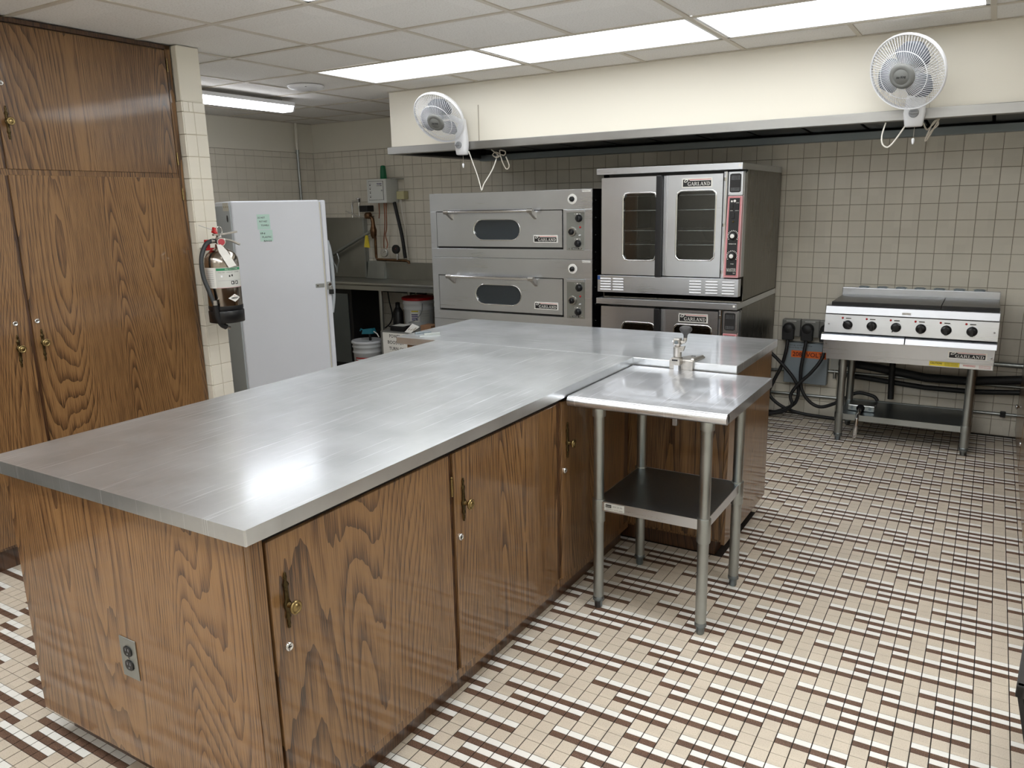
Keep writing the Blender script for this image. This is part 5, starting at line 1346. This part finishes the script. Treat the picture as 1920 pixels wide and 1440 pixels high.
def bar(mb, p, q, w_, h_, mat):
    p = Vector(p); q = Vector(q); d = (q - p).normalized(); s_ = d.cross(Vector((0, 0, 1))).normalized(); n_ = s_.cross(d)
    vs = [c + s_ * a * w_ + n_ * b * h_ for c in (p, q) for a, b in ((-1, -1), (1, -1), (1, 1), (-1, 1))]
    mb.add(vs, [(0, 1, 2, 3), (7, 6, 5, 4), (0, 4, 5, 1), (1, 5, 6, 2), (2, 6, 7, 3), (3, 7, 4, 0)], mat)
c0 = Vector((hx, hy, hz + .05))
bar(m, c0 - tg_ * .03, c0 + tg_ * .045 + Vector((0, 0, .004)), .012, .0045, 'nickel'); bar(m, c0 + tg_ * .045 + Vector((0, 0, .004)), c0 + tg_ * .098 + Vector((0, 0, .012)), .012, .0045, 'nickel'); m.build('top_lever', ex, bevel=.001)
m = MB(); c1 = Vector((hx, hy, hz + .030))
bar(m, c1 + tg_ * .01, c1 + tg_ * .06 + Vector((0, 0, -.012)), .012, .0045, 'nickel'); bar(m, c1 + tg_ * .06 + Vector((0, 0, -.012)), c1 + tg_ * .108 + Vector((0, 0, -.036)), .012, .0045, 'nickel'); m.build('carry_handle', ex, bevel=.001)
m = MB(); m.lathe([(.024, 0), (.025, .006), (.021, .010)], (hx + .026, hy - .008, hz + .012), (.79, -.61, .05), 'nickel', 24); m.lathe([(.017, .0102), (.0005, .0104)], (hx + .026, hy - .008, hz + .012), (.79, -.61, .05), 'gauge_red', 20); m.build('pressure_gauge', ex)
m = MB(); n = 20; pc = c0 + tg_ * .006 + Vector((.006, -.006, .020))
m.tube([pc + tg_ * (.016 * math.cos(2 * PI * i / n)) + Vector((0, 0, .022 * math.sin(2 * PI * i / n))) for i in range(n + 1)], .0018, 'chrome', 6); m.build('pin_ring', ex)
m = MB(); m.hexa([tuple(c0 + tg_ * a + Vector((.012 * b, 0, c))) for a, b, c in ((-.030, 1, .012), (-.012, 1, .002), (-.012, -1, .002), (-.030, -1, .012), (-.026, .4, .040), (-.010, .4, .034), (-.010, -.4, .034), (-.026, -.4, .040))], 'red'); m.tube([c0 + tg_ * -.022 + Vector((0, 0, .022)), c0 - tg_ * .10 + Vector((0, 0, .052))], .0012, 'grey', 5); m.build('tamper_seal', ex)
m = MB(); t0 = Vector((hx, hy, hz + .004)); rg = []; tc_ = Vector((.79, -.61, 0)); tr_ = Vector((.61, .79, 0))
for k in range(7):
    s = k / 6; c = t0 + tc_ * (.030 + .070 * min(1, s * 1.6)) + tr_ * (-.008 + .060 * s) + Vector((0, 0, -.118 * s)); wv = (tr_ + Vector((0, 0, .25))).normalized() * (.008 + .012 * min(1, s * 3))
    rg.append([c - wv, c + wv])
vs = [p for r in rg for p in r]; m.add(vs, [(2 * i, 2 * i + 1, 2 * i + 3, 2 * i + 2) for i in range(6)], 'label')
m.build('inspection_tag', ex).modifiers.new('thick', 'SOLIDIFY').thickness = .0006
m = MB(); side = Vector((-.25, -.97, 0)).normalized(); hp0 = Vector((hx, hy, hz + .018))
pts = [hp0 + side * .018, hp0 + side * .045, hp0 + side * .085 + Vector((.01, 0, -.02)), hp0 + side * .120 + Vector((.02, 0, -.09)), hp0 + side * .125 + Vector((.03, 0, -.18)), hp0 + side * .112 + Vector((.05, 0, -.27)), hp0 + side * .098 + Vector((.06, 0, -.335))]
m.tube(pts, .0115, 'hose', 12, 6); m.build('hose', ex)
m = MB(); m.cyl(hp0 + side * .012, hp0 + side * .045, .010, 'nickel', 14, r1=.0125); m.cyl(pts[-1] + Vector((0, 0, .03)), pts[-1] + Vector((0, 0, .005)), .0135, 'nickel', 14); m.build('hose_fitting', ex)
m = MB(); pe = pts[-1]; m.tube([pe + Vector((0, 0, .006)), pe + Vector((-.004, .008, -.05)), pe + Vector((-.004, .03, -.10)), pe + Vector((.0, .055, -.118))], .015, 'rubber', 12, 5); m.cyl(pe + Vector((.0, .055, -.118)), pe + Vector((.0, .078, -.126)), .009, 'nickel', 12); m.build('nozzle', ex)
m = MB(); m.box(hx - .045, hx - .03, hy - .062, hy - .036, hz - .03, hz + .026, 'red'); m.box(hx - .045, hx - .03, hy - .040, hy + .01, hz - .028, hz - .018, 'red'); m.box(-3.6595, hx - .02, hy - .012, hy + .012, hz - .03, hz - .018, 'nickel'); m.build('wall_bracket', ex, bevel=.002)

# ------------------------------------------------------------------ dish washing corner
dt = thing('dish_table', 'stainless steel dish table with raised rim along the rear wall left of the ovens', 'table', (-4.7, 5.7, 0))
m = MB(); m.box(-6.02, -3.90, 5.42, 6.035, .905, .910, 'sink_steel'); m.build('table_top', dt)
m = MB(); m.tube([(-6.02, 5.405, .925), (-3.90, 5.405, .925)], .017, 'sink_steel', 12); m.box(-6.02, -3.90, 5.400, 5.404, .870, .912, 'sink_steel'); m.build('front_rim', dt)
MB().box(-5.35, -3.90, 6.018, 6.036, .905, 1.075, 'sink_steel').build('backsplash', dt, bevel=.002)
MB().hexa([(-5.34, 5.97, .912), (-5.12, 5.97, .912), (-5.12, 6.018, .912), (-5.34, 6.018, .912), (-5.34, 6.005, 1.085), (-5.12, 6.005, 1.085), (-5.12, 6.018, 1.085), (-5.34, 6.018, 1.085)], 'galv').build('splash_box', dt, bevel=.002)
MB().box(-4.82, -3.94, 5.52, 5.98, .400, .415, 'sink_steel').build('undershelf', dt)
for xx in (-4.80, -3.96):
    for yy_ in (5.54, 5.96): MB().cyl((xx, yy_, 0), (xx, yy_, .905), .02, 'sink_steel', 12).build('leg', dt)
dw = thing('splash_panel', 'tall stainless splash panel with a sloping lift handle on the wall behind the freezer', 'panel', (-5.65, 6.02, .91))
MB().box(-6.02, -5.365, 6.018, 6.036, .912, 1.512, 'sink_steel').build('sheet', dw, bevel=.002)
MB().box(-5.372, -5.352, 5.985, 6.036, .912, 1.505, 'galv').build('corner_post', dw, bevel=.002)
m = MB(); m.tube([(-6.0, 5.93, 1.035), (-5.82, 5.94, 1.114), (-5.55, 5.94, 1.235), (-5.33, 5.95, 1.335), (-5.24, 5.95, 1.372)], .017, 'galv', 12); m.build('lift_handle', dw)
m = MB(); m.tube([(-5.745, 5.935, 1.145), (-5.75, 5.93, 1.09), (-5.715, 5.93, 1.03), (-5.705, 5.93, .965)], .009, 'galv', 8, 4); m.tube([(-5.69, 5.935, 1.165), (-5.665, 5.93, 1.09), (-5.69, 5.93, 1.03), (-5.705, 5.93, .965)], .009, 'galv', 8, 4); m.build('handle_fork', dw)
um = thing('undercounter_machine', 'dark steel machine standing in the shadow under the left half of the dish table', 'machine', (-5.5, 5.8, 0))
MB().box(-5.94, -5.22, 5.60, 6.0, .06, .86, 'blackm').build('cabinet', um, bevel=.004)
MB().box(-5.90, -5.26, 5.59, 5.60, .12, .80, 'steel_dark').build('front_panel', um, bevel=.002)
for xx in (-5.9, -5.26):
    for yy_ in (5.64, 5.96): MB().cyl((xx, yy_, 0), (xx, yy_, .06), .02, 'galv', 10).build('leg', um)

fp = thing('water_piping', 'chrome and bronze water pipes with a black valve beside the tall splash panel', 'pipe', (-5.3, 5.9, 1.5))
m = MB(); m.tube([(-5.44, 5.93, 1.51), (-5.44, 5.93, 1.64), (-5.43, 5.93, 1.665), (-5.36, 5.93, 1.665)], .011, 'chrome', 10); m.cyl((-5.35, 5.93, 1.51), (-5.35, 5.93, 1.66), .011, 'chrome', 10); m.lathe([(.014, 0), (.022, .012), (.022, .03), (.026, .034), (.026, .042), (.01, .046)], (-5.35, 5.93, 1.655), (0, 0, 1), 'chrome', 14)
m.tube([(-5.50, 5.90, 1.575), (-5.44, 5.90, 1.555), (-5.36, 5.90, 1.525), (-5.24, 5.92, 1.515), (-5.16, 5.93, 1.52)], .007, 'chrome', 8); m.build('vacuum_breaker', fp)
m = MB(); m.box(-5.285, -5.185, 5.86, 5.96, 1.565, 1.625, 'blackm'); m.build('solenoid', fp, bevel=.006)
m = MB(); m.lathe([(.030, 0), (.038, .01), (.038, .04), (.025, .06)], (-5.22, 5.91, 1.50), (0, 0, 1), 'bronze', 16)
m.tube([(-5.22, 5.91, 1.515), (-5.19, 5.91, 1.515), (-5.17, 5.91, 1.50), (-5.165, 5.91, 1.46)], .019, 'bronze', 12)
m.lathe([(.016, 0), (.030, .03), (.034, .08), (.022, .12), (.018, .16)], (-5.165, 5.91, 1.31), (0, 0, 1), 'bronze', 14); m.build('valve_body', fp)
m = MB(); m.tube([(-5.165, 5.93, 1.34), (-5.175, 5.94, 1.13), (-5.165, 5.94, 1.105), (-4.80, 5.94, 1.098), (-4.77, 5.94, 1.09), (-4.768, 5.94, 1.07)], .0135, 'bronze', 10); m.build('bronze_pipe', fp)
m = MB(); m.hexa([(-5.29, 5.90, 1.225), (-5.22, 5.90, 1.22), (-5.22, 5.91, 1.22), (-5.29, 5.91, 1.225), (-5.265, 5.90, 1.34), (-5.24, 5.90, 1.34), (-5.24, 5.91, 1.34), (-5.265, 5.91, 1.34)], 'yellow'); m.build('yellow_tag', fp)
for n_, (x, z, dark, lab) in enumerate(((-5.045, 1.175, False, 'round white-faced pressure gauge on the copper line, left one'), (-4.90, 1.208, True, 'round black-rimmed pressure gauge on the bronze pipe, right one'))):
    t = thing('pressure_gauge', lab, 'gauge', (x, 5.9, z), 'pressure gauges over the dish table')
    m = MB(); m.lathe([(.040, 0), (.043, .006), (.043, .026), (.040, .030), (.036, .030)], (x, 5.93, z), (0, -1, 0), 'black' if dark else 'chrome', 26); m.build('case', t)
    m = MB(); m.lathe([(.036, 0), (.0005, .0005)], (x, 5.901, z), (0, -1, 0), 'gauge', 24)
    for k in range(11):
        a = -2.3 + k * .46 + PI / 2; m.box(x + math.cos(a) * .029 - .001, x + math.cos(a) * .029 + .001, 5.8995, 5.9003, z + math.sin(a) * .029 - .001, z + math.sin(a) * .029 + .001, 'ink')
    m.tube([(x, 5.8995, z), (x + .018, 5.8995, z + .016)], .0014, 'ink_red' if dark else 'ink', 4); m.build('dial_face', t)
    if dark: m = MB(); m.cyl((x, 5.93, z - .10), (x, 5.93, z - .04), .012, 'chrome', 10); m.build('stem', t)
cb = thing('control_box', 'pale grey dishwasher control box on the tiled wall under the green bottle', 'control box', (-5.0, 5.93, 1.74))
m = MB(); m.box(-5.172, -4.935, 5.86, 6.04, 1.645, 1.866, 'ctrl'); m.build('case', cb, bevel=.004)
m = MB(); m.box(-5.150, -4.968, 5.858, 5.86, 1.672, 1.848, 'ink'); m.box(-5.147, -4.971, 5.8565, 5.858, 1.675, 1.845, 'ctrl')
text_on(m, 'WASH', -5.045, 1.815, .014, 5.856, 'ink_purple', w=.06, bold=.04); text_on(m, 'SYSTEM', -5.045, 1.800, .009, 5.856, 'ink', w=.06, bold=.02)
for z in (1.81, 1.775, 1.74, 1.70): m.cyl((-5.128, 5.8565, z), (-5.128, 5.855, z), .006, 'ink', 8); m.box(-5.137, -5.117, 5.8558, 5.8565, z + .010, z + .015, 'grey')
m.cyl((-4.985, 5.8565, 1.76), (-4.985, 5.852, 1.76), .007, 'grey', 10); m.build('door_panel', cb)
m = MB(); m.box(-4.935, -4.86, 5.93, 6.04, 1.862, 1.870, 'galv'); m.build('top_bracket', cb)
gb = MB().lathe([(.030, 0), (.032, .004), (.028, .08), (.024, .115), (.018, .125), (.0005, .127)], (-5.035, 5.95, 1.866), (0, 0, 1), 'green', 20)
ob = gb.build('bottle', None, loc=(-5.035, 5.95, 1.866)); tag(ob, 'small dark green bottle standing on top of the grey control box', 'bottle')
m = MB(); m.box(-4.905, -4.815, 5.97, 6.04, 1.675, 1.750, 'beige'); bb = m.build('adapter', None, bevel=.004, loc=(-4.86, 6.0, 1.71)); tag(bb, 'small yellowish plastic adapter on the wall beside the grey control box', 'adapter')
cable('copper_tube', [(-5.11, 5.95, 1.645), (-5.11, 5.95, 1.55), (-5.12, 5.95, 1.50)], .005, 'copper', 'thin copper tube below the control box, leftmost of three', 'tube', sm=0)
cable('copper_tube', [(-5.045, 5.95, 1.645), (-5.05, 5.95, 1.45), (-5.075, 5.95, 1.28), (-5.08, 5.95, 1.13)], .005, 'copper', 'thin copper tube below the control box, middle of three', 'tube')
cable('copper_tube', [(-5.02, 5.95, 1.645), (-5.03, 5.95, 1.42), (-5.05, 5.95, 1.34), (-5.03, 5.95, 1.26), (-5.035, 5.94, 1.215)], .005, 'copper', 'thin copper tube below the control box, rightmost of three, reaching the gauge', 'tube')
cable('conduit', [(-4.935, 5.97, 1.65), (-4.90, 5.97, 1.50), (-4.86, 5.97, 1.32), (-4.835, 5.97, 1.12)], .017, 'rubber', 'black flexible conduit running down from the control box to the dish table', 'cable')
cable('wire', [(-4.86, 5.98, 1.675), (-4.855, 5.98, 1.55), (-4.825, 5.98, 1.40), (-4.82, 5.98, 1.25), (-4.81, 5.98, 1.10)], .004, 'cord', 'thin pale wire beside the black conduit over the dish table', 'cable')

def pail(x, y, z0, r, h, lid, label):
    t = thing('pail', label, 'bucket', (x, y, z0), 'plastic pails under the dish table')
    m = MB(); m.lathe([(r * .86, 0), (r * .88, .004), (r * .95, h * .68), (r * 1.0, h * .70), (r * 1.0, h * .72), (r * .95, h * .74), (r * .96, h * .82), (r * 1.02, h * .84), (r * 1.02, h * .86), (r * .97, h * .88), (r * .98, h * .94)], (x, y, z0), (0, 0, 1), 'pail', 36); m.build('tub', t)
    m = MB(); m.lathe([(r * 1.04, h * .93), (r * 1.07, h * .94), (r * 1.07, h * .985), (r * 1.02, h), (r * .9, h * .985), (.0005, h * .985)], (x, y, z0), (0, 0, 1), lid, 36); m.build('lid', t)
    return t
p1 = pail(-5.02, 5.56, 0, .142, .375, 'white', 'white lidded pail with a red label on the floor under the dish table')
def wrap_on(mb, x, y, r, a0, a1, z0, z1, mat, n=8):
    vs = []
    for i in range(n + 1):
        a = a0 + (a1 - a0) * i / n; vs += [(x + r * math.cos(a), y + r * math.sin(a), z0), (x + r * math.cos(a), y + r * math.sin(a), z1)]
    mb.add(vs, [(2 * i, 2 * i + 2, 2 * i + 3, 2 * i + 1) for i in range(n)], mat, True)
ac = math.atan2(-5.56, 5.02)
m = MB(); wrap_on(m, -5.02, 5.56, .1385, ac - .95, ac + .15, .13, .225, 'ink_red'); wrap_on(m, -5.02, 5.56, .139, ac - .9, ac - .0, .2, .212, 'label'); wrap_on(m, -5.02, 5.56, .139, ac - .9, ac - .1, .15, .17, 'label'); m.build('label', p1)
pm = thing('pump_head', 'small teal pump on top of the red-labelled pail', 'pump', (-4.98, 5.56, .37))
m = MB(); m.cyl((-4.98, 5.56, .370), (-4.98, 5.56, .44), .012, 'blackm', 10); m.build('stem', pm)
m = MB(); m.hexa([(-5.06, 5.53, .43), (-4.93, 5.53, .44), (-4.93, 5.60, .44), (-5.06, 5.60, .43), (-5.05, 5.54, .475), (-4.94, 5.54, .49), (-4.94, 5.59, .49), (-5.05, 5.59, .475)], 'teal'); m.tube([(-5.05, 5.56, .46), (-5.09, 5.56, .475), (-5.10, 5.56, .455)], .007, 'teal', 8); m.tube([(-4.93, 5.56, .46), (-4.89, 5.56, .44), (-4.87, 5.56, .41)], .006, 'label', 8); m.build('pump_body', pm, bevel=.004)
p2 = pail(-4.52, 5.74, .415, .145, .375, 'red', 'white pail with a red lid on the shelf under the dish table')
ac = math.atan2(-5.74, 4.52)
m = MB(); wrap_on(m, -4.52, 5.74, .1405, ac - .62, ac + .05, .57, .69, 'label'); wrap_on(m, -4.52, 5.74, .1405, ac + .12, ac + .75, .57, .69, 'label_grey')
for k in range(4): wrap_on(m, -4.52, 5.74, .141, ac - .52, ac - .08, .585 + k * .016, .594 + k * .016, 'ink_purple')
wrap_on(m, -4.52, 5.74, .141, ac - .52, ac - .05, .662, .676, 'yellow'); wrap_on(m, -4.52, 5.74, .141, ac + .2, ac + .7, .64, .643, 'grey'); wrap_on(m, -4.52, 5.74, .141, ac + .2, ac + .7, .62, .623, 'grey')
m.build('label', p2)
m = MB(); m.tube([(-4.40, 5.64, .74), (-4.39, 5.61, .66), (-4.45, 5.585, .59), (-4.53, 5.59, .565)], .003, 'steel_dark', 6, 6); m.build('bail_handle', p2)
dbt = MB().lathe([(.050, 0), (.052, .005), (.050, .22), (.030, .255), (.022, .27), (.022, .31), (.0005, .315)], (-4.755, 5.72, .415), (0, 0, 1), 'blackm', 20)
ob = dbt.build('bottle', None, loc=(-4.755, 5.72, .415)); tag(ob, 'tall black bottle beside the red-lidded pail under the dish table', 'bottle')
bh = thing('booster_heater', 'grey metal cabinet with a white POWER BOOSTER sign behind the island', 'heater', (-4.1, 5.2, 0))
m = MB(); m.box(-4.362, -3.86, 5.0, 5.37, .0, .585, 'socket_grey'); m.build('cabinet', bh, bevel=.006)
m = MB(); m.box(-4.335, -3.95, 4.997, 5.0, .14, .575, 'label')
for k, s in enumerate((('POWER', .12), ('BOOSTER', .17), ('TURN ON', .17), ('SWITCH', .15))): text_on(m, s[0], -4.262 + (0, -.02, -.008, .006)[k], .535 - k * .053, .028, 4.9965, 'ink', w=s[1], bold=.012)
m.build('sign', bh)
m = MB(); m.box(-4.275, -4.125, 5.03, 5.15, .590, .625, 'blackm'); m.box(-4.285, -4.115, 5.02, 5.16, .618, .630, 'blackm'); m.box(-4.262, -4.14, 5.034, 5.146, .6302, .631, 'label_grey'); ob = m.build('tray', None, bevel=.004, loc=(-4.2, 5.09, .585)); 
tag(ob, 'small black tray on top of the grey booster cabinet', 'tray')
m = MB(); m.hexa([(-4.115, 5.02, .587), (-4.035, 5.00, .587), (-4.035, 5.003, .587), (-4.115, 5.023, .587), (-4.085, 5.09, .650), (-3.985, 5.06, .632), (-3.985, 5.063, .632), (-4.085, 5.093, .650)], 'label')
for k in range(3): m.add([(-4.095 + k * .03, 5.035 - k*.006, .6045), (-4.078 + k * .03, 5.031 - k*.006, .6035), (-4.066 + k * .03, 5.062 - k*.006, .625), (-4.083 + k * .03, 5.066 - k*.006, .626)], [(0, 1, 2, 3)], 'cordg')
ob = m.build('card', None, loc=(-4.06, 5.05, .587)); tag(ob, 'printed white card leaning beside the black tray on the booster cabinet', 'card')
m = MB(); m.box(-4.04, -3.93, 5.14, 5.25, .586, .632, 'card'); ob = m.build('carton', None, bevel=.002, loc=(-3.98, 5.2, .585)); tag(ob, 'small brown cardboard carton behind the white card near the deck oven', 'box')
cable('hose', [(-5.10, 5.98, .88), (-5.05, 5.95, .70), (-4.98, 5.90, .55), (-4.97, 5.80, .47), (-4.96, 5.62, .45)], .006, 'rubber', 'thin dark tube running down to the teal pump', 'tube')
cable('hose', [(-4.72, 5.98, .80), (-4.85, 5.97, .66), (-4.98, 5.96, .52), (-5.05, 5.95, .40)], .006, 'cordg', 'thin pale tube slanting down the tiles under the dish table', 'tube')
pipe([(-5.2, 5.99, .80), (-4.62, 5.99, .79)], .016, 'blackm', 'short dark pipe with a valve under the dish table', ((-4.80, 5.99, .795),))
